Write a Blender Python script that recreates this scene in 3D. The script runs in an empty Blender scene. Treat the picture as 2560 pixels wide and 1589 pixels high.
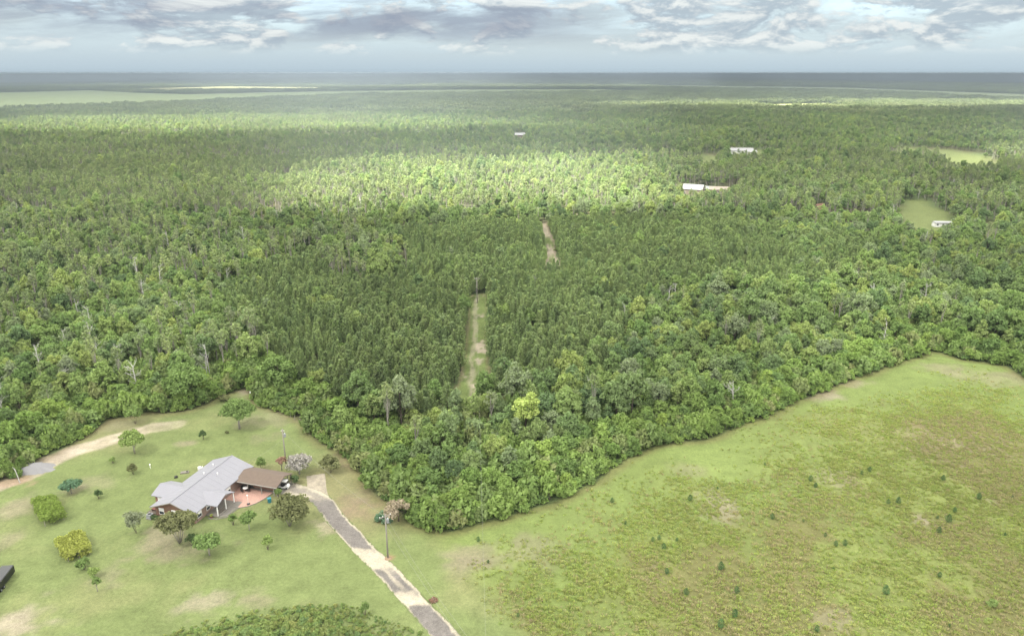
import bpy, math, random
import numpy as np
from mathutils import Vector, Matrix

# ------------------------------------------------------------------ camera
sc = bpy.context.scene
F, PITCH, CAM_H = 1828.0, math.radians(18.5), 90.0
W_PX, H_PX = 2560.0, 1589.0
cam_d = bpy.data.cameras.new('camera')
cam = bpy.data.objects.new('camera', cam_d)
sc.collection.objects.link(cam)
cam.location = (0, 0, CAM_H)
cam.rotation_euler = (math.radians(90) - PITCH, 0, 0)
cam_d.sensor_width = 36.0
cam_d.lens = F / W_PX * 36.0
cam_d.clip_start, cam_d.clip_end = 1.0, 120000.0
sc.camera = cam

# ------------------------------------------------------------------ sun, sky, exposure
SUN_EL, SUN_AZ = math.radians(57), math.radians(232)      # azimuth clockwise from +Y: behind the camera, to its left
SUN_DIR = Vector((math.sin(SUN_AZ) * math.cos(SUN_EL), math.cos(SUN_AZ) * math.cos(SUN_EL), math.sin(SUN_EL)))
sun_d = bpy.data.lights.new('sun', 'SUN')
sun_d.energy, sun_d.angle, sun_d.color = 4.0, math.radians(0.8), (1.0, 0.95, 0.86)
sun = bpy.data.objects.new('sun', sun_d)
sc.collection.objects.link(sun)
sun.location = SUN_DIR * 3000
sun.rotation_euler = (-SUN_DIR).to_track_quat('-Z', 'Y').to_euler()

vs = sc.view_settings
vs.view_transform, vs.look, vs.exposure, vs.gamma, vs.use_curve_mapping = 'Standard', 'None', 3.5, 1.0, False
cy = sc.cycles
cy.max_bounces, cy.diffuse_bounces, cy.glossy_bounces, cy.transmission_bounces = 6, 3, 2, 3
cy.transparent_max_bounces, cy.volume_bounces = 8, 0
cy.use_denoising = True
cy.caustics_reflective = cy.caustics_refractive = False

world = bpy.data.worlds.new('World')
sc.world = world
world.use_nodes = True
wn, wl = world.node_tree.nodes, world.node_tree.links
wn.clear()

class NT:
    """small helper to write node trees"""
    def __init__(s, tree): s.t, s.n, s.l = tree, tree.nodes, tree.links
    def put(s, sock, v):
        if v is None: return
        if isinstance(v, bpy.types.NodeSocket): s.l.new(v, sock)
        else: sock.default_value = v
    def math(s, op, a, b=None, c=None, clamp=False):
        n = s.n.new('ShaderNodeMath'); n.operation = op; n.use_clamp = clamp
        for i, v in enumerate((a, b, c)): s.put(n.inputs[i], v)
        return n.outputs[0]
    def mix(s, f, a, b, mode='MIX'):
        n = s.n.new('ShaderNodeMix'); n.data_type = 'RGBA'; n.blend_type = mode
        s.put(n.inputs[0], f); s.put(n.inputs[6], a); s.put(n.inputs[7], b)
        return n.outputs[2]
    def noise(s, vec, scale, detail=4, rough=0.55, dist=0.0):
        n = s.n.new('ShaderNodeTexNoise')
        if vec is not None: s.l.new(vec, n.inputs['Vector'])
        n.inputs['Scale'].default_value, n.inputs['Detail'].default_value = scale, detail
        n.inputs['Roughness'].default_value, n.inputs['Distortion'].default_value = rough, dist
        return n.outputs['Fac']
    def ramp(s, f, stops):
        n = s.n.new('ShaderNodeValToRGB'); e = n.color_ramp.elements
        while len(e) < len(stops): e.new(0.5)
        for el, (p, c) in zip(e, stops):
            el.position = p; el.color = (*c, 1) if len(c) == 3 else c
        s.put(n.inputs[0], f)
        return n.outputs[0]
    def smooth(s, v, lo, hi, a=0.0, b=1.0):
        n = s.n.new('ShaderNodeMapRange'); n.interpolation_type = 'SMOOTHSTEP'
        s.put(n.inputs[0], v)
        for i, x in enumerate((lo, hi, a, b)): n.inputs[i + 1].default_value = x
        return n.outputs[0]
    def vmul(s, v, k):
        n = s.n.new('ShaderNodeVectorMath'); n.operation = 'MULTIPLY'
        s.l.new(v, n.inputs[0]); n.inputs[1].default_value = k
        return n.outputs[0]
    def vadd(s, v, k):
        n = s.n.new('ShaderNodeVectorMath'); n.operation = 'ADD'
        s.l.new(v, n.inputs[0]); n.inputs[1].default_value = k
        return n.outputs[0]

SKYK = 0.04
def build_world():
    t = NT(world.node_tree)
    sky = t.n.new('ShaderNodeTexSky')
    sky.sky_type, sky.sun_disc = 'NISHITA', False
    sky.sun_elevation, sky.sun_rotation = SUN_EL, SUN_AZ
    sky.air_density, sky.dust_density, sky.ozone_density = 1.0, 1.5, 1.5
    geo = t.n.new('ShaderNodeTexCoord')
    d = geo.outputs['Generated']
    sep = t.n.new('ShaderNodeSeparateXYZ'); t.l.new(d, sep.inputs[0])
    x, z = sep.outputs[0], sep.outputs[2]
    clear = t.mix(1.0, sky.outputs[0], (SKYK, SKYK, SKYK, 1), 'MULTIPLY')
    # milky air low over the horizon
    milk = t.smooth(z, 0.0, 0.16, 0.9, 0.35)
    base = t.mix(milk, clear, (0.0420, 0.0535, 0.0625, 1))
    # broken cloud: thin sheets, cumulus heaps with bright crowns, and grey bases
    n1 = t.noise(t.vmul(d, (5.0, 5.0, 26.0)), 1.0, 7, 0.6, 0.5)
    v2 = t.vadd(t.vmul(d, (11.0, 11.0, 29.0)), (3.1, 7.7, 1.3))
    n2 = t.noise(v2, 1.0, 9, 0.60, 0.25)
    n2u = t.noise(t.vadd(v2, (0.0, 0.0, 0.22)), 1.0, 5, 0.60, 0.25)
    n3 = t.noise(t.vadd(t.vmul(d, (3.6, 3.6, 27.0)), (9.4, 2.2, 5.1)), 1.0, 7, 0.58, 0.5)
    thin = t.math('MULTIPLY', t.smooth(n1, 0.40, 0.62), t.smooth(z, 0.006, 0.040))
    c1 = t.mix(t.math('MULTIPLY', thin, 0.8), base, (0.05184, 0.0603, 0.063, 1))
    heap = t.math('MULTIPLY', t.smooth(t.math('ADD', n2, t.smooth(x, 0.0, 0.35, 0.0, 0.045)), 0.465, 0.555), t.smooth(z, 0.018, 0.038))
    crown = t.smooth(t.math('SUBTRACT', n2, n2u), -0.05, 0.10)
    hc = t.mix(crown, (0.0414, 0.0495, 0.0558, 1), (0.0792, 0.0828, 0.081, 1))
    c2 = t.mix(t.math('MULTIPLY', heap, 0.92), c1, hc)
    # grey bases of the heavier cloud
    grey = t.math('MULTIPLY', t.smooth(n3, 0.36, 0.55), t.smooth(z, 0.026, 0.056))
    left = t.smooth(x, -0.05, 0.2, 1.0, 0.12)
    c3 = t.mix(t.math('MULTIPLY', t.math('MULTIPLY', grey, left), 0.8), c2, (0.027, 0.03105, 0.0396, 1))
    bg = t.n.new('ShaderNodeBackground'); t.l.new(c3, bg.inputs[0]); bg.inputs[1].default_value = 1.0
    out = t.n.new('ShaderNodeOutputWorld'); t.l.new(bg.outputs[0], out.inputs[0])
build_world()

# ------------------------------------------------------------------ geometry helpers
def at(px, py, z=0.0):
    """the point at height z that the pixel of the photograph shows"""
    x = (px - W_PX / 2) / F; y = (H_PX / 2 - py) / F
    dy = math.cos(PITCH) + y * math.sin(PITCH); dz = -math.sin(PITCH) + y * math.cos(PITCH)
    t = (z - CAM_H) / dz
    return (x * t, dy * t)
def P(px, py, z=0.0):
    a = at(px, py, z); return Vector((a[0], a[1], z))
def z1(a, b): return (a * 0.4226, 950 + b * 0.4226)
def z3(a, b): return (640 + a * 0.3565, 1050 + b * 0.3565)
def z4(a, b): return (1100 + a * 0.3895, 1000 + b * 0.3895)
def z5(a, b): return (1760 + a * 0.5218, 800 + b * 0.5218)
def z7(a, b): return (800 + a * 0.41, 480 + b * 0.41)
def project(X, Y, Z):
    """numpy: world to pixel"""
    dz = Z - CAM_H
    dep = Y * math.cos(PITCH) - dz * math.sin(PITCH)
    up = Y * math.sin(PITCH) + dz * math.cos(PITCH)
    return W_PX / 2 + F * X / dep, H_PX / 2 - F * up / dep
def inpoly(X, Y, poly):
    r = np.zeros(X.shape, bool); n = len(poly)
    for i in range(n):
        x0, y0 = poly[i]; x1, y1 = poly[(i + 1) % n]
        if y0 == y1: continue
        c = ((y0 > Y) != (y1 > Y)) & (X < (x1 - x0) * (Y - y0) / (y1 - y0) + x0)
        r ^= c
    return r
def polydist(X, Y, pts, closed=False):
    d = np.full(X.shape, 1e9); n = len(pts)
    for i in range(n if closed else n - 1):
        x0, y0 = pts[i]; x1, y1 = pts[(i + 1) % n]
        L = (x1 - x0) ** 2 + (y1 - y0) ** 2 + 1e-9
        t = np.clip(((X - x0) * (x1 - x0) + (Y - y0) * (y1 - y0)) / L, 0, 1)
        d = np.minimum(d, np.hypot(X - x0 - t * (x1 - x0), Y - y0 - t * (y1 - y0)))
    return d
_lat = np.random.default_rng(5).random((256, 256))
def vnoise(X, Y, s, off=0.0):
    u = X / s + 37.3 + off; v = Y / s + 91.7 + off * 1.7
    i, j = np.floor(u).astype(int), np.floor(v).astype(int)
    f, g = u - i, v - j
    f, g = f * f * (3 - 2 * f), g * g * (3 - 2 * g)
    a, b = _lat[i & 255, j & 255], _lat[(i + 1) & 255, j & 255]
    c, e = _lat[i & 255, (j + 1) & 255], _lat[(i + 1) & 255, (j + 1) & 255]
    return (a * (1 - f) + b * f) * (1 - g) + (c * (1 - f) + e * f) * g
def fbm(X, Y, s, oct=4, off=0.0):
    r, a, t = 0, 1.0, 0
    for k in range(oct):
        r = r + a * vnoise(X, Y, s / 2 ** k, off + 13.1 * k); t += a; a *= 0.5
    return r / t
def sstep(v, lo, hi):
    t = np.clip((v - lo) / (hi - lo), 0, 1); return t * t * (3 - 2 * t)

def tag(o, label=None, cat=None, group=None, kind=None):
    if label: o['label'] = label
    if cat: o['category'] = cat
    if group: o['group'] = group
    if kind: o['kind'] = kind
    return o
def link(o): sc.collection.objects.link(o); return o
def obj(name, mesh, parent=None, mat=None):
    o = bpy.data.objects.new(name, mesh); link(o)
    if mat is not None and not mesh.materials: mesh.materials.append(mat)
    if parent is not None: o.parent = parent
    return o
def thing(name, label, cat, loc=(0, 0, 0), rz=0.0, group=None):
    o = bpy.data.objects.new(name, None); link(o)
    o.location = loc; o.rotation_euler = (0, 0, rz)
    o.empty_display_size = 0.3
    return tag(o, label, cat, group)
def quadmesh(name, V, Q, mat=None, tint=None, col=None, midx=None, mats=None, smooth=False):
    """mesh from numpy arrays; Q is (n,4) or (n,3)"""
    m = bpy.data.meshes.new(name)
    V = np.asarray(V, np.float32); Q = np.asarray(Q, np.int32)
    n, k = Q.shape
    m.vertices.add(len(V)); m.vertices.foreach_set('co', V.ravel())
    m.loops.add(n * k); m.loops.foreach_set('vertex_index', Q.ravel())
    m.polygons.add(n); m.polygons.foreach_set('loop_start', np.arange(0, n * k, k, dtype=np.int32))
    if mat: m.materials.append(mat)
    for x in mats or []: m.materials.append(x)
    if midx is not None: m.polygons.foreach_set('material_index', np.asarray(midx, np.int32))
    m.update(calc_edges=True)
    if smooth: m.polygons.foreach_set('use_smooth', np.ones(n, bool))
    if tint is not None:
        a = m.attributes.new('tint', 'FLOAT', 'POINT'); a.data.foreach_set('value', np.asarray(tint, np.float32))
    if col is not None:
        a = m.attributes.new('Col', 'FLOAT_COLOR', 'POINT')
        c4 = np.ones((len(V), 4), np.float32); c4[:, :3] = col
        a.data.foreach_set('color', c4.ravel())
    m.validate()
    return m
class MB:
    """collects boxes, prisms and tubes into one mesh"""
    def __init__(s): s.v, s.f = [], []
    def poly(s, vs, fs):
        b = len(s.v); s.v += [tuple(v) for v in vs]; s.f += [tuple(b + i for i in f) for f in fs]
        return s
    def box(s, x0, x1, y0, y1, z0, z1):
        return s.poly([(x, y, z) for z in (z0, z1) for y in (y0, y1) for x in (x0, x1)],
                      [(0, 2, 3, 1), (4, 5, 7, 6), (0, 1, 5, 4), (2, 6, 7, 3), (0, 4, 6, 2), (1, 3, 7, 5)])
    def prism(s, pts, a, b, axis):
        """polygon pts (p,q) extruded along axis 'x' or 'y' or 'z' from a to b"""
        n = len(pts)
        def mk(p, q, w): return {'x': (w, p, q), 'y': (p, w, q), 'z': (p, q, w)}[axis]
        vs = [mk(p, q, a) for p, q in pts] + [mk(p, q, b) for p, q in pts]
        fs = [tuple(range(n))[::-1], tuple(range(n, 2 * n))] + [(i, (i + 1) % n, n + (i + 1) % n, n + i) for i in range(n)]
        return s.poly(vs, fs)
    def tube(s, pts, radii, sides=6, cap=True):
        pts = [Vector(p) for p in pts]; rings = []
        for i, p in enumerate(pts):
            d = (pts[min(i + 1, len(pts) - 1)] - pts[max(i - 1, 0)]).normalized()
            u = d.orthogonal().normalized() if i == 0 else (u - d * u.dot(d)).normalized()
            w = d.cross(u); r = radii[i] if hasattr(radii, '__len__') else radii
            rings.append([p + (u * math.cos(2 * math.pi * k / sides) + w * math.sin(2 * math.pi * k / sides)) * r for k in range(sides)])
        vs = [q for ring in rings for q in ring]
        fs = [(i * sides + k, i * sides + (k + 1) % sides, (i + 1) * sides + (k + 1) % sides, (i + 1) * sides + k)
              for i in range(len(pts) - 1) for k in range(sides)]
        if cap: fs += [tuple(range(sides))[::-1], tuple(range((len(pts) - 1) * sides, len(pts) * sides))]
        return s.poly(vs, fs)
    def mesh(s, name, mat=None, smooth=False):
        m = bpy.data.meshes.new(name); m.from_pydata(s.v, [], s.f)
        if mat: m.materials.append(mat)
        m.update()
        import bmesh
        bm = bmesh.new(); bm.from_mesh(m); bmesh.ops.recalc_face_normals(bm, faces=bm.faces); bm.to_mesh(m); bm.free()
        if smooth: m.polygons.foreach_set('use_smooth', np.ones(len(m.polygons), bool))
        return m
    def build(s, name, mat, parent=None, smooth=False): return obj(name, s.mesh(name, mat, smooth), parent)

# ------------------------------------------------------------------ materials
def new_mat(name):
    m = bpy.data.materials.new(name); m.use_nodes = True; m.node_tree.nodes.clear()
    return m, NT(m.node_tree)
def finish(t, shader):
    o = t.n.new('ShaderNodeOutputMaterial'); t.l.new(shader, o.inputs[0])
def principled(t, color, rough=0.8, bump=None, bstr=0.3, spec=0.3, metal=0.0, bdist=0.05):
    b = t.n.new('ShaderNodeBsdfPrincipled')
    t.put(b.inputs['Base Color'], color); t.put(b.inputs['Roughness'], rough)
    b.inputs['Specular IOR Level'].default_value = spec; b.inputs['Metallic'].default_value = metal
    if bump is not None:
        n = t.n.new('ShaderNodeBump'); n.inputs['Strength'].default_value = bstr; n.inputs['Distance'].default_value = bdist
        t.l.new(bump, n.inputs['Height']); t.l.new(n.outputs[0], b.inputs['Normal'])
    return b.outputs[0]
def objco(t):
    return t.n.new('ShaderNodeTexCoord').outputs['Object']
def worldco(t):
    return t.n.new('ShaderNodeNewGeometry').outputs['Position']
def plain(name, col, rough=0.7, var=0.18, scale=1.5, spec=0.3, metal=0.0, bstr=0.15):
    if min(col) < 0.45 and name not in ('dead_wood', 'field_crop'): col = tuple(x * 0.52 for x in col)
    m, t = new_mat(name)
    v = objco(t); n = t.noise(v, scale, 5, 0.6)
    c = t.mix(n, tuple(x * (1 - var) for x in col) + (1,), tuple(x * (1 + var) for x in col) + (1,))
    finish(t, principled(t, c, rough, t.noise(v, scale * 8, 3), bstr, spec, metal, 0.02))
    return m
LEAF_GAIN = 1.58
def leaf(name, stops, trans=0.42, spread=0.25):
    """foliage: hue varies from plant to plant and a little from spray to spray"""
    m, t = new_mat(name)
    info = t.n.new('ShaderNodeObjectInfo')
    a = t.n.new('ShaderNodeAttribute'); a.attribute_name = 'tint'
    c = t.ramp(info.outputs['Random'], [(i / (len(stops) - 1), (s[0] * LEAF_GAIN * 1.13, s[1] * LEAF_GAIN * 1.04, s[2] * LEAF_GAIN * 1.20)) for i, s in enumerate(stops)])
    stand = t.noise(info.outputs['Location'], 0.011, 3, 0.6); stand2 = t.noise(info.outputs['Location'], 0.0022, 3, 0.6)
    k = t.math('MULTIPLY_ADD', a.outputs['Fac'], 2 * spread, 1 - spread)
    k = t.math('MULTIPLY', k, t.math('MULTIPLY_ADD', stand, 1.0, 0.5))
    k = t.math('MULTIPLY', k, t.math('MULTIPLY_ADD', stand2, 1.2, 0.4))
    kk = t.n.new('ShaderNodeCombineXYZ')
    for i in range(3): t.l.new(k, kk.inputs[i])
    c = t.mix(1.0, c, kk.outputs[0], 'MULTIPLY')
    d = t.n.new('ShaderNodeBsdfDiffuse'); t.l.new(c, d.inputs[0])
    tr = t.n.new('ShaderNodeBsdfTranslucent'); t.l.new(t.mix(1.0, c, (1.05, 1.12, 0.7, 1), 'MULTIPLY'), tr.inputs[0])
    mx = t.n.new('ShaderNodeMixShader'); mx.inputs[0].default_value = trans
    t.l.new(d.outputs[0], mx.inputs[1]); t.l.new(tr.outputs[0], mx.inputs[2])
    finish(t, mx.outputs[0])
    return m
M = {}
M['bark'] = plain('bark', (0.16, 0.13, 0.10), 0.95, 0.3, 3.0)
M['pale_bark'] = plain('pale_bark', (0.40, 0.37, 0.32), 0.95, 0.25, 2.0)
M['dead_wood'] = plain('dead_wood', (0.33, 0.32, 0.30), 0.95, 0.2, 2.0)
M['leaf_hard'] = leaf('leaf_hard', [(0.090, 0.142, 0.048), (0.124, 0.182, 0.056), (0.074, 0.118, 0.050), (0.146, 0.198, 0.066), (0.100, 0.156, 0.050), (0.130, 0.166, 0.088), (0.092, 0.150, 0.048), (0.160, 0.205, 0.062), (0.080, 0.128, 0.052)])
M['leaf_edge'] = leaf('leaf_edge', [(0.092, 0.150, 0.040), (0.135, 0.200, 0.052), (0.105, 0.165, 0.045), (0.080, 0.130, 0.042), (0.150, 0.215, 0.050)])
M['leaf_slender'] = leaf('leaf_slender', [(0.105, 0.150, 0.056), (0.140, 0.180, 0.075), (0.090, 0.130, 0.055), (0.160, 0.205, 0.080), (0.120, 0.150, 0.080)])
M['leaf_pine'] = leaf('leaf_pine', [(0.112, 0.160, 0.064), (0.142, 0.194, 0.076), (0.118, 0.168, 0.070), (0.152, 0.202, 0.080), (0.106, 0.154, 0.066), (0.136, 0.178, 0.074)], 0.5)
M['leaf_far'] = leaf('leaf_far', [(0.080, 0.112, 0.050), (0.110, 0.142, 0.060), (0.090, 0.118, 0.060), (0.125, 0.152, 0.070)])
M['leaf_under'] = leaf('leaf_under', [(0.085, 0.135, 0.040), (0.125, 0.185, 0.050), (0.100, 0.150, 0.050), (0.135, 0.160, 0.062)])

# ------------------------------------------------------------------ plant meshes (numpy)
def cards(C, N, L, Wd, rng, along=None):
    """one four-cornered leaf spray per centre C, facing N; returns verts, quads, tint"""
    n = len(C)
    N = N / (np.linalg.norm(N, axis=1, keepdims=True) + 1e-9)
    R = rng.normal(size=(n, 3)) if along is None else along
    U = R - N * (R * N).sum(1, keepdims=True); U /= np.linalg.norm(U, axis=1, keepdims=True) + 1e-9
    Wv = np.cross(N, U)
    L = np.broadcast_to(L, (n,))[:, None]; Wd = np.broadcast_to(Wd, (n,))[:, None]
    v = np.stack([C - U * L, C + Wv * Wd - N * L * .15, C + U * L, C - Wv * Wd - N * L * .15], 1)
    q = np.arange(4 * n).reshape(n, 4)
    return v.reshape(-1, 3), q, np.repeat(rng.random(n), 4)
def dirs(n, rng, zmin=-0.4):
    z = rng.uniform(zmin, 1, n); a = rng.uniform(0, 2 * np.pi, n); r = np.sqrt(1 - z * z)
    return np.stack([r * np.cos(a), r * np.sin(a), z], 1)
def clumped(rng, centres, radii, per_area, size, jitter=0.7, zmin=-0.45, squash=0.85):
    Cs, Ns, Ts = [], [], []
    for c, r in zip(centres, radii):
        k = max(8, int(per_area * 4 * math.pi * r * r * 0.7 / (size * size * 1.6)))
        d = dirs(k, rng, zmin)
        lump = 1 + 0.18 * np.sin(d[:, 0] * 5 + rng.random() * 6) * np.sin(d[:, 1] * 5 + rng.random() * 6)
        Cs.append(c + d * (r * lump * rng.uniform(0.66, 1.14, k))[:, None] * np.array([1, 1, squash]))
        Ns.append(d + rng.normal(size=(k, 3)) * jitter + np.array([0, 0, .25]))
        Ts.append(np.full(k, rng.random()))
    C, N, T = np.concatenate(Cs), np.concatenate(Ns), np.concatenate(Ts)
    s = size * rng.uniform(0.6, 1.25, len(C))
    v, q, t = cards(C, N, s, s * rng.uniform(0.45, 0.8, len(C)), rng)
    return v, q, np.clip(0.5 * t + 0.5 * np.repeat(T, 4), 0, 1)
def broad_crown(rng, R, zb, zt, n, size=0.34, dens=1.5, top_bias=0.25, conical=0.0):
    """lobed crown: clumps spread through an uneven dome between zb and zt"""
    d = dirs(n, rng, -0.55); d[:, 2] += top_bias * rng.random(n)
    d /= np.linalg.norm(d, axis=1, keepdims=True)
    hz = (zt - zb) / 2; k = rng.uniform(0.42, 0.92, n)
    c = d * k[:, None] * np.array([R, R, hz])
    taper = 1 - conical * (c[:, 2:3] / hz * .5 + .5)
    c[:, :2] *= taper
    c += np.array([0, 0, (zt + zb) / 2])
    r = R * rng.uniform(0.15, 0.34, n) * (1 - 0.4 * conical * (c[:, 2] - zb) / (zt - zb))
    return clumped(rng, c, r, dens, size), c
def trunk_mesh(name, rng, h, r, tips, mat, lean=0.03, nl=7):
    b = MB(); dx, dy = rng.normal(size=2) * lean * h
    b.tube([(0, 0, -0.25), (dx * .2, dy * .2, h * .35), (dx * .6, dy * .6, h * .7), (dx, dy, h)], [r * 1.25, r, r * .6, r * .2], 7)
    for c in tips[:nl]:
        z0 = h * rng.uniform(.30, .6)
        s = Vector((dx * .3, dy * .3, z0)); e = Vector(c); mid = (s + e) / 2 + Vector((0, 0, -.08 * h * rng.random()))
        b.tube([s, mid, e], [r * .45, r * .28, r * .08], 5)
    return b.mesh(name, mat, True)
def arrays(mesh):
    n = len(mesh.vertices); v = np.zeros(n * 3, np.float32); mesh.vertices.foreach_get('co', v)
    return v.reshape(-1, 3), [tuple(p.vertices) for p in mesh.polygons]
def join_tree(name, trunk, crown):
    """trunk and crown as one mesh, for the masses of trees that stand past the nearest ones"""
    m = bpy.data.meshes.new(name)
    va, fa = arrays(trunk); vb, fb = arrays(crown); k = len(va)
    m.from_pydata(np.concatenate([va, vb]).tolist(), [], fa + [tuple(i + k for i in f) for f in fb])
    m.materials.append(trunk.materials[0]); m.materials.append(crown.materials[0])
    m.polygons.foreach_set('material_index', np.array([0] * len(fa) + [1] * len(fb), np.int32))
    tb = np.zeros(len(vb), np.float32); crown.attributes['tint'].data.foreach_get('value', tb)
    a = m.attributes.new('tint', 'FLOAT', 'POINT'); a.data.foreach_set('value', np.concatenate([np.full(k, .5, np.float32), tb]))
    m.update()
    return m
def make_broad(i, kind):
    rng = np.random.default_rng(100 + i + {'hard': 0, 'edge': 40, 'slender': 80}[kind])
    if kind == 'hard':
        R, zt, zb, n = rng.uniform(2.6, 4.0), rng.uniform(9.5, 11.5), rng.uniform(1.2, 3.0), int(rng.integers(46, 60))
        (v, q, t), c = broad_crown(rng, R, zb, zt, n, 0.36, 1.35, conical=rng.uniform(0, .35))
        bark, r = 'bark', .2
    elif kind == 'edge':
        R, zt, zb, n = rng.uniform(2.6, 3.6), rng.uniform(6.0, 8.0), 0.6, int(rng.integers(44, 56))
        (v, q, t), c = broad_crown(rng, R, zb, zt, n, 0.34, 1.4, conical=rng.uniform(0.1, .5))
        bark, r = 'bark', .15
    else:
        R, zt, zb, n = rng.uniform(1.7, 2.4), rng.uniform(12.5, 15.5), rng.uniform(5.5, 7.5), int(rng.integers(20, 28))
        (v, q, t), c = broad_crown(rng, R, zb, zt, n, 0.33, 1.0, conical=rng.uniform(0.1, .4))
        bark, r = 'pale_bark', .17
    crown = quadmesh('crown', v, q, M['leaf_' + kind], t)
    trunk = trunk_mesh('trunk', rng, zt * .86, r, c[np.argsort(rng.random(n))], M[bark])
    return trunk, crown
def make_pine(i):
    rng = np.random.default_rng(300 + i)
    h, R = rng.uniform(7.8, 9.4), rng.uniform(1.45, 2.05)
    C, D = [], []
    for z in np.arange(h * .22, h * .99, .42):
        f = (z - h * .22) / (h * .78); L = R * (1 - f ** 1.8) ** .8 * rng.uniform(.7, 1.2) + .15
        for a in np.arange(0, 2 * np.pi, 2 * np.pi / max(4, 7 - 3 * f)) + rng.random() * 6:
            l = L * rng.uniform(.7, 1.15); up = .25 + .5 * f + rng.uniform(-.1, .2)
            for s in (np.arange(.35, 1.01, .22) if l > .6 else (.6, 1.0)):
                base = np.array([math.cos(a) * l * s, math.sin(a) * l * s, z + l * s * up * .6])
                k = 5
                C.append(base + rng.normal(size=(k, 3)) * .10)
                D.append(np.array([math.cos(a), math.sin(a), .9]) + rng.normal(size=(k, 3)) * .7)
    C, D = np.concatenate(C), np.concatenate(D)
    v, q, t = cards(C, rng.normal(size=C.shape) + np.array([0, 0, .5]), rng.uniform(.24, .38, len(C)), rng.uniform(.07, .12, len(C)), rng, D)
    b = MB(); b.tube([(0, 0, -.2), (0, 0, h * .5), (0, 0, h * .97)], [.13, .09, .02], 6)
    return b.mesh('trunk', M['bark'], True), quadmesh('crown', v, q, M['leaf_pine'], t)
def make_dead(i):
    rng = random.Random(700 + i); h = rng.uniform(9, 14)
    tr, br = MB(), MB()
    lean = Vector((rng.uniform(-.08, .08), rng.uniform(-.08, .08), 1))
    tr.tube([Vector((0, 0, -.3)), lean * h * .5, lean * h], [.2, .15, .04], 7)
    def limb(p, d, l, r, lev):
        e = p + d * l
        br.tube([p, p + d * l * .5 + Vector((0, 0, l * .06)), e], [r, r * .7, r * .25], 4, False)
        if lev:
            for k in range(rng.randint(2, 3)):
                nd = (d + Vector((rng.uniform(-.7, .7), rng.uniform(-.7, .7), rng.uniform(-.1, .6)))).normalized()
                limb(p + d * l * rng.uniform(.4, .95), nd, l * rng.uniform(.4, .65), r * .55, lev - 1)
    for k in range(rng.randint(7, 11)):
        z = h * rng.uniform(.42, .96); a = rng.uniform(0, 6.28)
        limb(lean * z, Vector((math.cos(a), math.sin(a), rng.uniform(.35, 1.0))).normalized(), rng.uniform(1.5, 3.2) * (1.25 - z / h * .6), .07, 2)
    return tr.mesh('trunk', M['dead_wood'], True), br.mesh('branches', M['dead_wood'])
def make_bush(i, mat, R=1.4, h=2.4, size=.26, dens=1.3):
    rng = np.random.default_rng(500 + i); n = int(rng.integers(13, 18))
    d = dirs(n, rng, -.1); c = d * np.array([R, R, h * .6]) * rng.uniform(.45, .75, n)[:, None]; c[:, 2] += h * .22
    v, q, t = clumped(rng, c, R * rng.uniform(.3, .45, n), dens, size)
    v[:, 2] = np.maximum(v[:, 2], 0.0)
    b = MB()
    for k in range(4): b.tube([(0, 0, -.1), tuple(c[k] * .6), tuple(c[k])], [.05, .04, .015], 5)
    return b.mesh('stems', M['bark']), quadmesh('foliage', v, q, mat, t)
HARD = [make_broad(i, 'hard') for i in range(9)]
EDGE = [make_broad(i, 'edge') for i in range(6)]
SLEN = [make_broad(i, 'slender') for i in range(6)]
PINE = [make_pine(i) for i in range(7)]
DEAD = [make_dead(i) for i in range(5)]
BUSH = [make_bush(i, M['leaf_under']) for i in range(5)]
def canopy_patch(i, S, n, hlo, hhi, R, per, size, mat):
    """a piece of distant canopy: many small crowns at their own places and heights"""
    rng = np.random.default_rng(900 + i); C, Nn, T = [], [], []
    for k in range(n):
        h = rng.uniform(hlo, hhi); r = rng.uniform(*R); x, y = rng.uniform(-S / 2, S / 2, 2)
        d = dirs(per, rng, -.5); tall = rng.random() < .3
        C.append(np.array([x, y, h - r * (1.3 if tall else .9)]) + d * np.array([r * (.7 if tall else 1), r * (.7 if tall else 1), r * (1.6 if tall else .95)]) * rng.uniform(.7, 1.05, (per, 1)))
        Nn.append(d + rng.normal(size=d.shape) * .4); T.append(np.full(per, rng.random()))
    C, Nn, T = np.concatenate(C), np.concatenate(Nn), np.concatenate(T)
    s = size * rng.uniform(.6, 1.2, len(C))
    v, q, t = cards(C, Nn, s, s * .65, rng)
    return quadmesh('canopy', v, q, mat, .3 * t + .7 * np.repeat(T, 4))
PATCH_A = [canopy_patch(i, 40, 30, 9, 15, (3.0, 4.8), 46, 1.25, M['leaf_far']) for i in range(5)]
PATCH_B = [canopy_patch(20 + i, 130, 150, 9, 15, (4.0, 6.5), 16, 3.0, M['leaf_far']) for i in range(4)]

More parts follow.
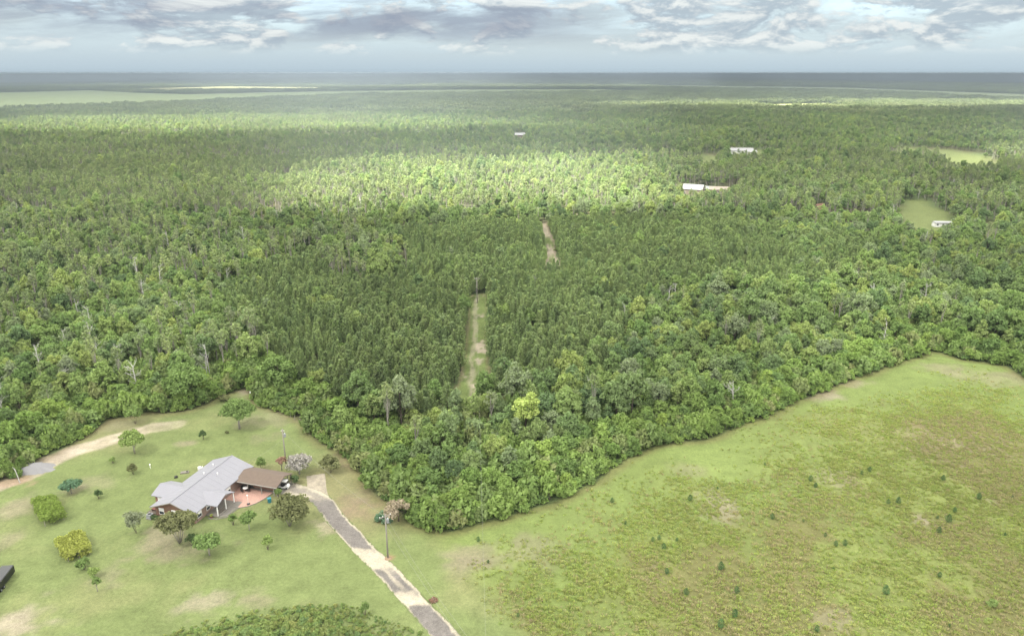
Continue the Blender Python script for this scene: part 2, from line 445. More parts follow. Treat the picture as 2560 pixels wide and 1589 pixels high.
# ------------------------------------------------------------------ the layout of the land
EDGE_PX = [(-420, 1330), (-160, 1225)] + [z1(*p) for p in [(0, 590), (120, 565), (235, 455), (350, 405), (480, 345), (560, 290), (640, 225), (760, 215), (870, 185), (1000, 190), (1130, 172), (1230, 132), (1290, 95), (1400, 60), (1465, 48), (1500, 80), (1530, 150), (1700, 192), (1790, 245), (1840, 315), (1910, 375)]] + \
    [z3(*p) for p in [(530, 185), (610, 225), (685, 285), (730, 350), (745, 420), (835, 500), (890, 545), (1040, 650), (1100, 725), (1240, 765), (1300, 785), (1400, 772), (1600, 705)]] + \
    [z4(*p) for p in [(350, 760), (600, 690), (800, 612), (900, 562), (1000, 502), (1150, 392), (1300, 322), (1400, 285), (1700, 242), (1800, 212), (1940, 152)]] + \
    [z5(*p) for p in [(300, 452), (400, 402), (560, 342), (700, 282), (830, 240), (950, 192), (1040, 172), (1062, 143), (1140, 152), (1230, 187), (1350, 202), (1450, 222), (1533, 268)]] + [(2700, 1010), (2900, 1120)]
EDGE_LINE = [at(*p) for p in EDGE_PX]
OPEN = EDGE_LINE + [(260.0, 90.0), (260.0, -60.0), (-190.0, -60.0), (-190.0, 100.0)]
CORRIDOR = [at(1169, 741), at(1171, 808), at(1160, 890), at(1149, 943), at(1130, 984), (-21.5, 183.0), (-9.0, 183.0), at(1228, 984), at(1224, 931), at(1220, 849), at(1222, 787), at(1220, 730)]
CORRIDOR_FAR = [at(1341, 560), at(1352, 600), at(1364, 640), (14.5, 332.0), (27.0, 332.0), at(1390, 640), at(1386, 600), at(1366, 560)]
CLEAR = [
    [at(2255, 560), at(2252, 520), at(2262, 500), at(2310, 498), at(2318, 535), at(2380, 540), at(2390, 560), at(2330, 590)],   # lawn by the white trailer
    [at(2462, 552), at(2500, 552), at(2490, 590), at(2455, 600)],
    [at(1756, 386), at(1800, 386), at(1790, 412), at(1754, 418)],
    [at(1690, 462), at(1850, 470), at(1830, 506), at(1700, 500)],                        # around the white house
    [at(1820, 372), at(1920, 376), at(1910, 396), at(1820, 392)],
    [at(2350, 398), at(2480, 398), at(2500, 416), at(2360, 418)],
    [at(2240, 366), at(2460, 380), at(2460, 387), at(2240, 372)],
    [at(2030, 516), at(2062, 516), at(2058, 540), at(2034, 540)],
    [at(1282, 334), at(1315, 334), at(1315, 350), at(1282, 350)],
]
def hull(pts):
    pts = sorted(set(pts))
    def half(p):
        h = []
        for q in p:
            while len(h) > 1 and (h[-1][0] - h[-2][0]) * (q[1] - h[-2][1]) - (h[-1][1] - h[-2][1]) * (q[0] - h[-2][0]) <= 0: h.pop()
            h.append(q)
        return h[:-1]
    return half(pts) + half(pts[::-1])
CLEAR = [hull(p + [(x * k, y * k) for x, y in p]) for p, k in zip(CLEAR, (.955, .94, .92, .97, .95, .935, .92, .97, .94))]
FARFIELDS = [  # far farm fields: outline in the picture, colour
    ([(335, 221), (475, 219), (560, 216), (810, 219), (800, 227), (480, 228), (420, 232), (340, 227)], (0.30, 0.30, 0.15)),
    ([(-150, 236), (230, 226), (330, 232), (470, 236), (800, 229), (1150, 224), (1500, 224), (1700, 229), (1500, 234), (900, 240), (640, 252), (300, 268), (-150, 285)], (0.155, 0.19, 0.09)),
    ([(1850, 263), (2060, 258), (2140, 263), (2110, 272), (1930, 272)], (0.27, 0.29, 0.12)),
    ([(850, 213), (1050, 211), (1060, 216), (860, 219)], (0.17, 0.21, 0.10)),
    ([(1540, 212), (2100, 219), (2560, 236), (2700, 250), (2560, 252), (2150, 231), (1700, 222)], (0.15, 0.18, 0.095)),
    ([(-200, 216), (120, 212), (330, 209), (200, 216), (-200, 226)], (0.18, 0.20, 0.10)),
]
FARP = [([at(*p) for p in poly], c) for poly, c in FARFIELDS]
PINES = [at(x, y, 7.0) for x, y in [(545, 728), (620, 668), (760, 622), (900, 575), (1130, 552), (1280, 545), (1500, 538), (1800, 540), (2060, 562), (2200, 600), (2140, 680), (1950, 715), (1800, 695), (1620, 720), (1560, 800), (1540, 880), (1400, 925), (1240, 965), (1060, 1010), (900, 985), (760, 925), (640, 838)]]
HARDPATCH = [at(x, y, 8.0) for x, y in [(770, 600), (900, 560), (1010, 580), (1030, 650), (930, 690), (820, 660)]]
DRIVE = [at(*z3(*p)) for p in [(1660, 1890), (1500, 1705), (1335, 1512), (1150, 1310), (1010, 1160), (930, 1070), (775, 920), (645, 780), (558, 690), (508, 620), (472, 572), (425, 535), (365, 515), (300, 497), (240, 478), (190, 462)]]
SPUR = [at(*z3(*p)) for p in [(440, 545), (428, 490), (424, 430), (418, 382)]]
TRACK = [at(*z1(*p)) for p in [(-120, 660), (20, 605), (120, 565), (230, 520), (330, 455), (450, 415), (560, 385), (680, 345), (780, 315), (900, 280), (1050, 262)]]
THICKET = [at(x, y) for x, y in [(385, 1600), (450, 1570), (540, 1545), (640, 1523), (740, 1513), (850, 1512), (905, 1520), (935, 1540), (1000, 1556), (1052, 1580), (1060, 1640), (900, 1800), (300, 1800)]]

# ------------------------------------------------------------------ ground
def axis_pts(lo, hi, step, far_lo, far_hi, grow=1.07):
    a = list(np.arange(lo, hi + step, step)); s = step
    while a[-1] < far_hi: s *= grow; a.append(a[-1] + s)
    s = step
    while a[0] > far_lo: s *= grow; a.insert(0, a[0] - s)
    return np.array(a)
def ground_colour(X, Y):
    """the land's own colours: mown lawn, weedy field, bare sand, leaf litter, far fields"""
    n = len(X); col = np.zeros((n, 3))
    big, mid, fine = fbm(X, Y, 28, 4), fbm(X, Y, 7, 4, 40), fbm(X, Y, 1.9, 3, 80)
    lawn = np.array([.168, .214, .080]) * (0.82 + .30 * mid + .12 * fine)[:, None]
    dry = np.array([.230, .222, .110])
    lawn = lawn + (dry - lawn) * (sstep(big + .35 * (mid - .5), .36, .76) * .8)[:, None]
    fld = np.array([.170, .208, .064]) * (0.7 + .35 * mid + .3 * fine)[:, None]
    f2 = np.array([.152, .138, .062]); f3 = np.array([.150, .205, .058])
    p2 = sstep(fbm(X, Y, 16, 4, 7.7), .50, .64); p3 = sstep(fbm(X, Y, 22, 4, 21.1), .50, .66)
    fld = fld + (f2 - fld) * (p2 * .62)[:, None]; fld = fld + (f3 - fld) * (p3 * .7)[:, None]
    # the mown belt along the wood's edge and the drive, weeds in the middle of the field
    dd = polydist(X, Y, DRIVE)
    k = [i for i, p in enumerate(EDGE_PX) if p[0] > 1090 and p[1] > 870]
    de = polydist(X, Y, [EDGE_LINE[i] for i in k])
    right = sstep(X - np.interp(Y, [60, 100, 121, 150], [8, -8, -22, -45]), 6, 16)
    weedy = right * sstep(de + (big - .5) * 30 + 10 * (mid - .5), 5, 30)
    farend = sstep(Y + .15 * X + (big - .5) * 40, 232, 252)
    weedy = weedy * (1 - .8 * farend)
    mown = np.array([.178, .236, .074]) * (0.85 + .25 * mid + .1 * fine)[:, None]
    lawn = lawn + (mown - lawn) * right[:, None]
    g = lawn + (fld - lawn) * weedy[:, None]
    sand = np.array([.42, .375, .275]); clay = np.array([.44, .27, .17]); thin = np.array([.275, .25, .165])
    def patch(px, py, rx, ry, c, w=1.0, soft=1.3):
        nonlocal g
        x0, y0 = at(px, py)
        r = np.hypot((X - x0) / rx, (Y - y0) / ry) + (mid - .5) * 1.9 + (fine - .5) * 1.7
        m = (1 - sstep(r, .25, soft)) * w * (.45 + .8 * fine)
        g = g + (c - g) * m[:, None]
    dt = polydist(X, Y, TRACK)
    w = np.interp(X, [-130, -105, -84], [3.2, 3.4, 2.2])
    m = 1 - sstep(dt / w + (mid - .5) * .7 + (fine - .5) * .5, .75, 1.25)
    m *= np.interp(X, [-108, -96, -88, -80], [1, .75, .45, .1]) * (.55 + .75 * fine)
    tr = sand * (.62 + .5 * mid + .25 * fine)[:, None]; g = g + (tr - g) * m[:, None]
    for a in [(*z1(60, 770), 5, 5, thin, .8), (*z1(60, 930), 3.5, 3.5, thin, .7), (*z1(1240, 1310), 5, 3, sand * .8, .75), (*z1(1500, 1290), 3.5, 2, thin, .7),
              (*z1(150, 1400), 8, 4, sand * .9, .8), (*z1(30, 1450), 7, 4, sand * .85, .7), (*z1(1000, 960), 8, 5, thin, .55), (*z1(430, 665), 3.2, 2.2, thin, .8), (*z1(600, 610), 4.5, 3.0, thin, .45), (*z1(930, 925), 5, 5, thin, .6),
              (*z1(1620, 215), 10, 9, thin, .6), (*z1(700, 270), 9, 5, thin, .5), (*z1(1460, 62), 3, 4, sand, .9), (*z1(1120, 372), 2.5, 1.6, thin, .7), (*z1(1080, 1010), 5, 3.5, thin * .8, .5),
              (*z1(570, 1200), 4, 5, thin, .6), (*z1(1930, 850), 3.5, 3.0, sand * .8, .8), (*z3(760, 640), 6, 7, np.array([.25, .19, .13]), .75), (*z3(640, 600), 5, 4, np.array([.24, .19, .13]), .5), (*z3(930, 968), 1.1, .8, clay, 1.),
              (*z3(700, 230), 6, 6, np.array([.22, .16, .12]), .7), (*z3(840, 480), 5, 6, np.array([.22, .2, .13]), .7), (*z3(1480, 960), 5, 5, thin * .95, .6), (*z3(1430, 1050), 4, 4, thin * .9, .5),
              (*z4(560, 980), 6, 5, thin * .9, .6), (*z4(300, 980), 5, 4, thin * .9, .6), (*z4(1770, 660), 4, 8, thin * .95, .7), (*z4(1650, 450), 5, 5, thin * .9, .5), (*z4(1390, 1130), 3, 4, thin, .6),
              (*z5(60, 870), 5, 7, thin, .5), (*z5(640, 770), 6, 5, thin * .95, .6), (*z5(1150, 560), 15, 13, np.array([.215, .19, .10]), .7), (*z5(1260, 600), 14, 10, thin * .95, .5), (*z5(1080, 460), 12, 9, np.array([.14, .12, .055]), .5), (*z5(1360, 270), 12, 8, thin, .6), (*z5(1120, 230), 8, 5, thin, .5),
              (*z5(580, 365), 5, 4, sand * .75, .8), (*z5(700, 300), 6, 3, thin, .8), (*z5(1040, 960), 2.5, 2, sand * .8, .6), (*z5(640, 1440), 4, 3, thin, .6), (*z5(1390, 870), 4, 2, thin, .5), (*z5(750, 520), 13, 9, np.array([.215, .235, .09]), .7)]:
        patch(*a)
    patch(8, 1206, 4.6, 2.4, np.array([.40, .285, .20]), .9)
    # mower lines in the far corner of the field
    ml = farend * right * .10 * np.sin((Y + .25 * X) * 1.9)
    g = g * (1 + ml)[:, None]
    # wood floor
    lit = np.array([.115, .120, .060]) * (0.7 + .6 * mid)[:, None]
    wet = np.array([.105, .145, .058])
    lit = lit + (wet - lit) * sstep(big, .4, .6)[:, None]
    isopen = inpoly(X, Y, OPEN)
    edge = polydist(X, Y, EDGE_LINE)
    mo = np.where(isopen, sstep(edge + (mid - .5) * 3, -.8, 1.2), 0.0)
    col = lit + (g - lit) * mo[:, None]
    # rough grass along the inside of the edge
    gold = np.array([.185, .155, .075])
    mm = mo * (1 - sstep(edge + (mid - .5) * 3, .8, 4.0)) * .45
    col = col + (gold - col) * mm[:, None]
    for poly, bare in ((CORRIDOR, .10), (CORRIDOR_FAR, .85)):
        ins = inpoly(X, Y, poly)
        gr = np.array([.150, .200, .066]) * (.8 + .4 * mid)[:, None]
        bb = sstep(fbm(X * 1.6, Y * .8, 5, 4, 3.3), .64 - bare * .3, .76 - bare * .25)
        bb = np.maximum(bb, .55 * (1 - sstep(np.abs(X + 12.2 + .03 * (Y - 200) + (mid - .5) * 3), .3, 1.1)) * (bare < .5))
        gr = gr + (sand * .95 - gr) * (bb * .9)[:, None]
        e = sstep(polydist(X, Y, poly, True) + (fine - .5) * 1.5, 0, 1.6)
        gr = gr + (np.array([.20, .165, .10]) - gr) * ((1 - e) * .6)[:, None]
        col = np.where(ins[:, None], gr, col)
    for i, poly in enumerate(CLEAR):
        ins = inpoly(X, Y, poly)
        col = np.where(ins[:, None], np.array([.165, .205, .075]) * (.85 + .3 * mid)[:, None], col)
    r = np.hypot(X, Y); far = sstep(r, 1500, 4500)
    ff = np.array([.085, .110, .055]) * (.55 + .9 * fbm(X, Y, 420, 5, 60))[:, None]
    col = col + (ff - col) * (far * (1 - mo))[:, None]
    return np.clip(col * .635 * np.array([1.04, 1.0, 1.05]), .01, .9)
def ground_z(X, Y):
    """near the house nearly level; far off the land swells a little in the middle of the view"""
    r = np.hypot(X, Y)
    az = np.degrees(np.arctan2(X, np.maximum(Y, 1)))
    e = np.exp(-(az / 26) ** 2)
    swell = (60 * e - 115 * (1 - e)) * sstep(r, 6000, 17000) * (Y > 0)
    return -.0 + swell
xs = axis_pts(-125, 205, .8, -17000, 17000, 1.09)
ys = axis_pts(70, 262, .8, -600, 19000, 1.06)
GX, GY = np.meshgrid(xs, ys); gx, gy = GX.ravel(), GY.ravel()
gz = ground_z(gx, gy)
nx, ny = len(xs), len(ys)
ii = (np.arange(ny - 1)[:, None] * nx + np.arange(nx - 1)[None, :]).ravel()
quads = np.stack([ii, ii + 1, ii + nx + 1, ii + nx], 1)
def ground_mat():
    m, t = new_mat('ground')
    a = t.n.new('ShaderNodeAttribute'); a.attribute_name = 'Col'
    v = worldco(t)
    f1, f2 = t.noise(v, 1.6, 6, 0.7), t.noise(v, 6.0, 4, 0.7)
    f3 = t.noise(v, 0.28, 5, 0.65)
    k = t.math('MULTIPLY_ADD', f1, 1.1, -0.45); k = t.math('MULTIPLY_ADD', f2, 1.0, k); k = t.math('MULTIPLY_ADD', f3, 0.8, k)
    cc = t.n.new('ShaderNodeCombineXYZ')
    for i in range(3): t.l.new(k, cc.inputs[i])
    c = t.mix(1.0, a.outputs['Color'], cc.outputs[0], 'MULTIPLY')
    finish(t, principled(t, c, 0.95, f2, 0.6, 0.05, 0, 0.25))
    return m
M['ground'] = ground_mat()
ground = obj('ground', quadmesh('ground', np.stack([gx, gy, gz], 1), quads, M['ground'], col=ground_colour(gx, gy), smooth=True))
tag(ground, 'green lawn, weedy field and wood floor reaching to the horizon', 'ground', kind='structure')
# far farm fields, thin sheets that lie on the far ground
for poly, c in FARP:
    m = plain('field_crop', tuple(x * 1.2 for x in c), 0.95, 0.12, 0.004, 0.05)
    mb = MB(); mb.poly([(x, y, 0.4 + float(ground_z(np.array([x]), np.array([y]))[0])) for x, y in poly], [tuple(range(len(poly)))])
    tag(mb.build('farm_field', m), 'pale green open farm field among distant woods', 'field', kind='structure')

# ------------------------------------------------------------------ driveway
def ribbon(name, line, width, colour, step=.3, across=18, z=.02):
    pts = [Vector((x, y, 0)) for x, y in line]
    P_ = [pts[0]]
    # smooth the line (Catmull-Rom) and resample
    sm = []
    for i in range(len(pts) - 1):
        p0, p1, p2, p3 = pts[max(i - 1, 0)], pts[i], pts[i + 1], pts[min(i + 2, len(pts) - 1)]
        n = max(2, int((p2 - p1).length / step))
        for k in range(n):
            s = k / n
            sm.append(.5 * ((2 * p1) + (p2 - p0) * s + (2 * p0 - 5 * p1 + 4 * p2 - p3) * s * s + (3 * p1 - p0 - 3 * p2 + p3) * s ** 3))
    sm.append(pts[-1])
    V, S, A = [], [], []
    dist = 0
    for i, p in enumerate(sm):
        d = (sm[min(i + 1, len(sm) - 1)] - sm[max(i - 1, 0)]).normalized(); nrm = Vector((d.y, -d.x, 0))
        if i: dist += (p - sm[i - 1]).length
        w = width(i / (len(sm) - 1)) if callable(width) else width
        for k in range(across + 1):
            a = k / across * 2 - 1
            V.append(p + nrm * a * w / 2 + Vector((0, 0, z * (1 - abs(a) ** 6) + .008))); S.append(dist); A.append(a)
    V = np.array([tuple(v) for v in V]); S, A = np.array(S), np.array(A)
    n = across + 1; r = len(sm)
    ii = (np.arange(r - 1)[:, None] * n + np.arange(across)[None, :]).ravel()
    q = np.stack([ii, ii + 1, ii + n + 1, ii + n], 1)
    return obj(name, quadmesh(name, V, q, M['ground'], col=colour(V[:, 0], V[:, 1], S, A), smooth=True))
DY = [at(*z3(0, y))[1] for y in (1290, 1215, 1050, 905)]     # ends of the asphalt pieces, by distance from the camera
def drive_col(X, Y, S, A):
    mid, fine = fbm(X, Y, 2.2, 4, 11), fbm(X, Y, .6, 3, 5)
    tar = np.array([.205, .188, .172]) * (.84 + .2 * mid + .2 * fine)[:, None]
    sand = np.array([.50, .45, .35]) * (.82 + .2 * mid + .15 * fine)[:, None]
    j = (mid - .5) * 3
    piece = 1 - sstep(Y + j, DY[0] - .7, DY[0] + .7)
    piece = np.maximum(piece, sstep(Y + j, DY[1] - .7, DY[1] + .7) * (1 - sstep(Y + j, DY[2] - .9, DY[2] + .9)))
    piece = np.maximum(piece, sstep(Y + j, DY[3] - .6, DY[3] + .6) * (1 - sstep(Y + j, at(*z3(440, 555))[1] - 1, at(*z3(440, 555))[1] + 1.5)))
    wob = fbm(X, Y, 6, 3, 23)
    side = 1 - sstep(np.abs(A + .06) + (wob - .5) * .5 + (mid - .5) * .25 + (fine - .5) * .2, .66, .84)
    streak = (1 - sstep(np.abs(A + .05 + (mid - .5) * .4), .08, .3)) * sstep(Y, DY[1], DY[1] + 3) * (1 - sstep(Y, DY[2], DY[2] + 1)) * .7
    m = piece * side * (1 - streak)
    old = sstep(Y, at(*z3(440, 560))[1], at(*z3(440, 540))[1]) * (1 - sstep(np.abs(A - .1) + (mid - .5) * .8, .2, .6)) * .65
    m = np.maximum(m, old)
    c = sand + (tar - sand) * m[:, None]
    grs = np.array([.150, .185, .07])
    rag = sstep(np.abs(A) + (mid - .5) * .35 + (fine - .5) * .3, .86, .98)
    return (c + (grs - c) * rag[:, None]) * .58
drive = ribbon('driveway', DRIVE, lambda s: 4.2 if s < .8 else 4.2 + (s - .8) * 4, drive_col)
tag(drive, 'grey patched asphalt driveway with pale sandy edges', 'driveway', kind='structure')
spur = ribbon('driveway_spur', SPUR, 4.2, lambda X, Y, S, A: (np.array([.24, .212, .165]) * (.6 + .5 * fbm(X, Y, 2.0, 4, 2) + .3 * fbm(X, Y, .5, 3, 9))[:, None]) * 1.0, z=.012)
tag(spur, 'sandy parking spur off the driveway', 'driveway', kind='structure')


# ------------------------------------------------------------------ unseen cloud layer added to shade the land
def build_shade_clouds():
    z0 = 1750.0
    sh = (SUN_DIR.x / SUN_DIR.z * z0, SUN_DIR.y / SUN_DIR.z * z0)      # where the layer stands above the shade it throws
    g = np.arange(-14500, 14501, 95.0)
    X, Y = np.meshgrid(g, g + 1500); x, y = X.ravel(), Y.ravel()
    c = .80 + .9 * (fbm(x, y, 1500, 5, 17) - .52) * (1 + sstep(y, 2500, 4500)) + .4 * (fbm(x, y, 350, 3, 5) - .5)
    c = np.where(y < 420, np.maximum(c, .5), c)
    c = np.where(y < 2600, np.maximum(c, .55), c)
    for (gx_, gy_, rx, ry, a, k) in [(-62, 565, 165, 140, 0.0, 1.9), (-560, 1330, 560, 230, 0.12, 1.0), (1000, 2150, 700, 260, .1, 1.3), (-1500, 5200, 2600, 700, 0, 1.5), (700, 850, 480, 300, .1, .42), (-520, 850, 520, 330, 0, .42), (0, 1150, 700, 200, 0, .35)]:  # gaps and thin spots placed to let sun onto chosen ground
        dx, dy = x - gx_, y - gy_
        u, v = dx * math.cos(a) + dy * math.sin(a), -dx * math.sin(a) + dy * math.cos(a)
        c = c - k * np.exp(-((u / rx) ** 2 + (v / ry) ** 2) ** 1.6)
    rim = np.hypot(x, y - 1500)
    c = c - 3 * sstep(rim, 12800, 14300)
    th = sstep(c + .25 * (fbm(x, y, 160, 3, 3) - .5), .0, .40)
    th = np.where(rim < 12500, np.maximum(th, .32), th)
    n = len(g)
    zz = z0 + 160 * np.clip(c, 0, 1.2) + 50 * fbm(x, y, 300, 4, 9)
    V = np.stack([x + sh[0], y + sh[1], zz], 1)
    ii = (np.arange(n - 1)[:, None] * n + np.arange(n - 1)[None, :]).ravel()
    q = np.stack([ii, ii + 1, ii + n + 1, ii + n], 1)
    keep = (th[q].max(1) > 0.002); q = q[keep]
    use, inv = np.unique(q, return_inverse=True)
    m, t = new_mat('cloud')
    a = t.n.new('ShaderNodeAttribute'); a.attribute_name = 'tint'
    tr = t.n.new('ShaderNodeBsdfTranslucent'); tr.inputs[0].default_value = (.53, .54, .555, 1)
    df = t.n.new('ShaderNodeBsdfDiffuse'); df.inputs[0].default_value = (.85, .86, .88, 1)
    tp = t.n.new('ShaderNodeBsdfTransparent')
    m1 = t.n.new('ShaderNodeMixShader'); m1.inputs[0].default_value = .35
    t.l.new(tr.outputs[0], m1.inputs[1]); t.l.new(df.outputs[0], m1.inputs[2])
    m2 = t.n.new('ShaderNodeMixShader'); t.l.new(t.math('MULTIPLY', a.outputs['Fac'], .94), m2.inputs[0])
    t.l.new(tp.outputs[0], m2.inputs[1]); t.l.new(m1.outputs[0], m2.inputs[2])
    finish(t, m2.outputs[0])
    o = obj('shade_clouds', quadmesh('shade_clouds', V[use], inv.reshape(-1, 4), m, tint=th[use], smooth=True))
    tag(o, 'unseen broken grey cloud layer added to shade the land', 'cloud', kind='stuff')
build_shade_clouds()

# ------------------------------------------------------------------ instanced masses (geometry nodes on points)
def points_object(name, label, cat, protos, X, Y, Z, rot, scl, idx):
    """one object of kind stuff: the meshes in protos stood on the points"""
    coll = bpy.data.collections.new(name + '_models')
    for k, m in enumerate(protos):
        coll.objects.link(bpy.data.objects.new('%s_model_%02d' % (name, k), m))
    m = bpy.data.meshes.new(name)
    n = len(X); m.vertices.add(n)
    m.vertices.foreach_set('co', np.stack([X, Y, Z], 1).astype(np.float32).ravel())
    e = np.zeros((n, 3), np.float32); e[:, 2] = rot
    m.attributes.new('rot', 'FLOAT_VECTOR', 'POINT').data.foreach_set('vector', e.ravel())
    m.attributes.new('scl', 'FLOAT_VECTOR', 'POINT').data.foreach_set('vector', np.asarray(scl, np.float32).ravel())
    m.attributes.new('idx', 'INT', 'POINT').data.foreach_set('value', np.asarray(idx, np.int32))
    o = obj(name, m)
    ng = bpy.data.node_groups.new(name, 'GeometryNodeTree')
    ng.interface.new_socket('Geometry', in_out='INPUT', socket_type='NodeSocketGeometry')
    ng.interface.new_socket('Geometry', in_out='OUTPUT', socket_type='NodeSocketGeometry')
    N, L = ng.nodes, ng.links
    gi, go = N.new('NodeGroupInput'), N.new('NodeGroupOutput')
    ci = N.new('GeometryNodeCollectionInfo'); ci.inputs[0].default_value = coll
    ci.inputs[1].default_value = True; ci.inputs[2].default_value = True
    ip = N.new('GeometryNodeInstanceOnPoints'); ip.inputs['Pick Instance'].default_value = True
    def att(nm, ty):
        a = N.new('GeometryNodeInputNamedAttribute'); a.data_type = ty; a.inputs[0].default_value = nm
        return [s for s in a.outputs if s.enabled][0]
    L.new(gi.outputs[0], ip.inputs['Points']); L.new(ci.outputs[0], ip.inputs['Instance'])
    L.new(att('idx', 'INT'), ip.inputs['Instance Index'])
    er = N.new('FunctionNodeEulerToRotation'); L.new(att('rot', 'FLOAT_VECTOR'), er.inputs[0])
    L.new(er.outputs[0], ip.inputs['Rotation']); L.new(att('scl', 'FLOAT_VECTOR'), ip.inputs['Scale'])
    L.new(ip.outputs[0], go.inputs[0])
    md = o.modifiers.new('stand', 'NODES'); md.node_group = ng
    return tag(o, label, cat, kind='stuff')

# ------------------------------------------------------------------ trees: where each one stands
rs = np.random.default_rng(42)
def jgrid(step, y0, y1, half=0.76, jit=.42):
    """jittered grid over the land in view, with a margin at the sides"""
    y = np.arange(y0, y1, step); out = []
    w = half * y1 + 40
    x = np.arange(-w, w, step)
    X, Y = np.meshgrid(x, y); X = X + (np.arange(len(y)) % 2)[:, None] * step / 2
    X, Y = X.ravel(), Y.ravel()
    X = X + rs.uniform(-jit, jit, len(X)) * step; Y = Y + rs.uniform(-jit, jit, len(Y)) * step
    k = (np.abs(X) < half * Y + 40) & (Y >= y0) & (Y < y1)
    return X[k], Y[k]
def no_tree(X, Y):
    b = inpoly(X, Y, OPEN) | inpoly(X, Y, CORRIDOR) | inpoly(X, Y, CORRIDOR_FAR)
    for p in CLEAR: b |= inpoly(X, Y, p)
    for p, c in FARP: b |= inpoly(X, Y, p)
    return b
def edge_d(X, Y): return polydist(X, Y, EDGE_LINE)
T = []          # rows: x, y, species, variant, scale, stretch, rotation
SPEC = {'hard': HARD, 'edge': EDGE, 'slender': SLEN, 'pine': PINE, 'dead': DEAD, 'bush': BUSH}
HT = {'hard': 10.5, 'edge': 7.0, 'slender': 14.0, 'pine': 9.0, 'dead': 11.5, 'bush': 2.4}
def add_trees(X, Y, sp, smin, smax, stretch=(.9, 1.12)):
    for x, y, s, v, st, r in zip(X, Y, rs.uniform(smin, smax, len(X)), rs.integers(0, 1000, len(X)), rs.uniform(*stretch, len(X)), rs.uniform(0, 6.28, len(X))):
        T.append((x, y, sp, v % len(SPEC[sp]), s, st, r))
# pine plantation
X, Y = jgrid(2.7, 118, 520, jit=.36)
k = inpoly(X, Y, PINES) & ~no_tree(X, Y) & ~inpoly(X, Y, HARDPATCH); X, Y = X[k], Y[k]
mixn = fbm(X, Y, 34, 3, 55); rb = sstep(X - .1 * (Y - 200), 5, 60)
hw = (rs.random(len(X)) < .016 + .18 * rb * sstep(mixn, .42, .60))
thin_ = fbm(X, Y, 14, 3, 71); g_ = rs.random(len(X)) < .16 * sstep(thin_, .5, .7) + .03
k1 = ~hw & ~g_ & (thin_ < .52); k2 = ~hw & ~g_ & ~(thin_ < .52)
add_trees(X[k1], Y[k1], 'pine', .80, 1.22)
add_trees(X[k2], Y[k2], 'pine', .58, 1.02)
k3 = ~hw & g_ & (rs.random(len(X)) < .5); add_trees(X[k3], Y[k3], 'bush', .9, 1.7)
add_trees(X[hw], Y[hw], 'hard', .62, .92)
# woods near and middle
for step, y0, y1 in ((3.9, 112, 330), (5.0, 330, 760), (6.8, 760, 1700)):
    X, Y = jgrid(step, y0, y1)
    k = ~no_tree(X, Y) & ~(inpoly(X, Y, PINES) & ~inpoly(X, Y, HARDPATCH)); X, Y = X[k], Y[k]
    ed = edge_d(X, Y); px, py = project(X, Y, 8.0)
    leftw = sstep(-X - .18 * Y, -20, 30) * (Y > 150)                   # the taller, thinner wood behind the yard
    sun_band = (Y > 470) & (Y < 900)
    u = rs.random(len(X)); m = fbm(X, Y, 60, 3, 31)
    psl = .03 + .50 * leftw * sstep(m, .36, .56) + .42 * sun_band + .12 * (Y > 900)
    edge_z = ed < 12
    sl = (u < psl) & ~edge_z
    dd = (u > .988) & (ed > 6) & (Y < 700) & ((leftw > .3) | (X > 20))
    keep = ~(rs.random(len(X)) < .12)
    e = edge_z & keep
    for a_, b_, l_, h_ in ((0, 4, .42, .72), (4, 8, .55, .95), (8, 12, .75, 1.15)):
        ee = e & (ed >= a_) & (ed < b_); add_trees(X[ee], Y[ee], 'edge', l_, h_)
    h = ~edge_z & ~sl & ~dd & keep
    big = (m > .5)
    u2 = rs.random(len(X))
    for lo_, hi_, m_ in ((.85, 1.22, big & (u2 < .35)), (.58, .92, (big & (u2 >= .35) & (u2 < .75)) | (~big & (u2 < .5))), (.40, .66, (big & (u2 >= .75)) | (~big & (u2 >= .5)))):
        add_trees(X[h & m_], Y[h & m_], 'hard', lo_, hi_, (.85, 1.35))
    add_trees(X[sl], Y[sl], 'slender', .75, 1.12)
    add_trees(X[dd], Y[dd], 'dead', .7, 1.05)
# understory in the left wood and near the edges
X, Y = jgrid(2.7, 112, 420)
k = ~no_tree(X, Y) & ~inpoly(X, Y, PINES); X, Y = X[k], Y[k]
add_trees(X, Y, 'bush', .9, 2.2, (.8, 1.7))
# hand-placed dead trees that stand out pale against the woods
HAND_DEAD = [(345, 985, 1.15, 0), (245, 905, .8, 1), (230, 830, .95, 2), (320, 700, 1.0, 3), (200, 800, .8, 4), (285, 650, .9, 0), (2170, 780, 1.0, 1), (2480, 745, .8, 2), (1440, 815, .8, 3), (1560, 810, .7, 4), (1470, 985, .7, 0), (1335, 730, .7, 1), (100, 925, .8, 2), (5, 900, .9, 3), (2140, 810, .9, 0), (1930, 830, .6, 1)]
hand = []
for px, py, s, v in HAND_DEAD:
    p = at(px, py, 2.0); hand.append((p[0], p[1], 'dead', v, s, 1.0, rs.uniform(0, 6.28)))
T += hand

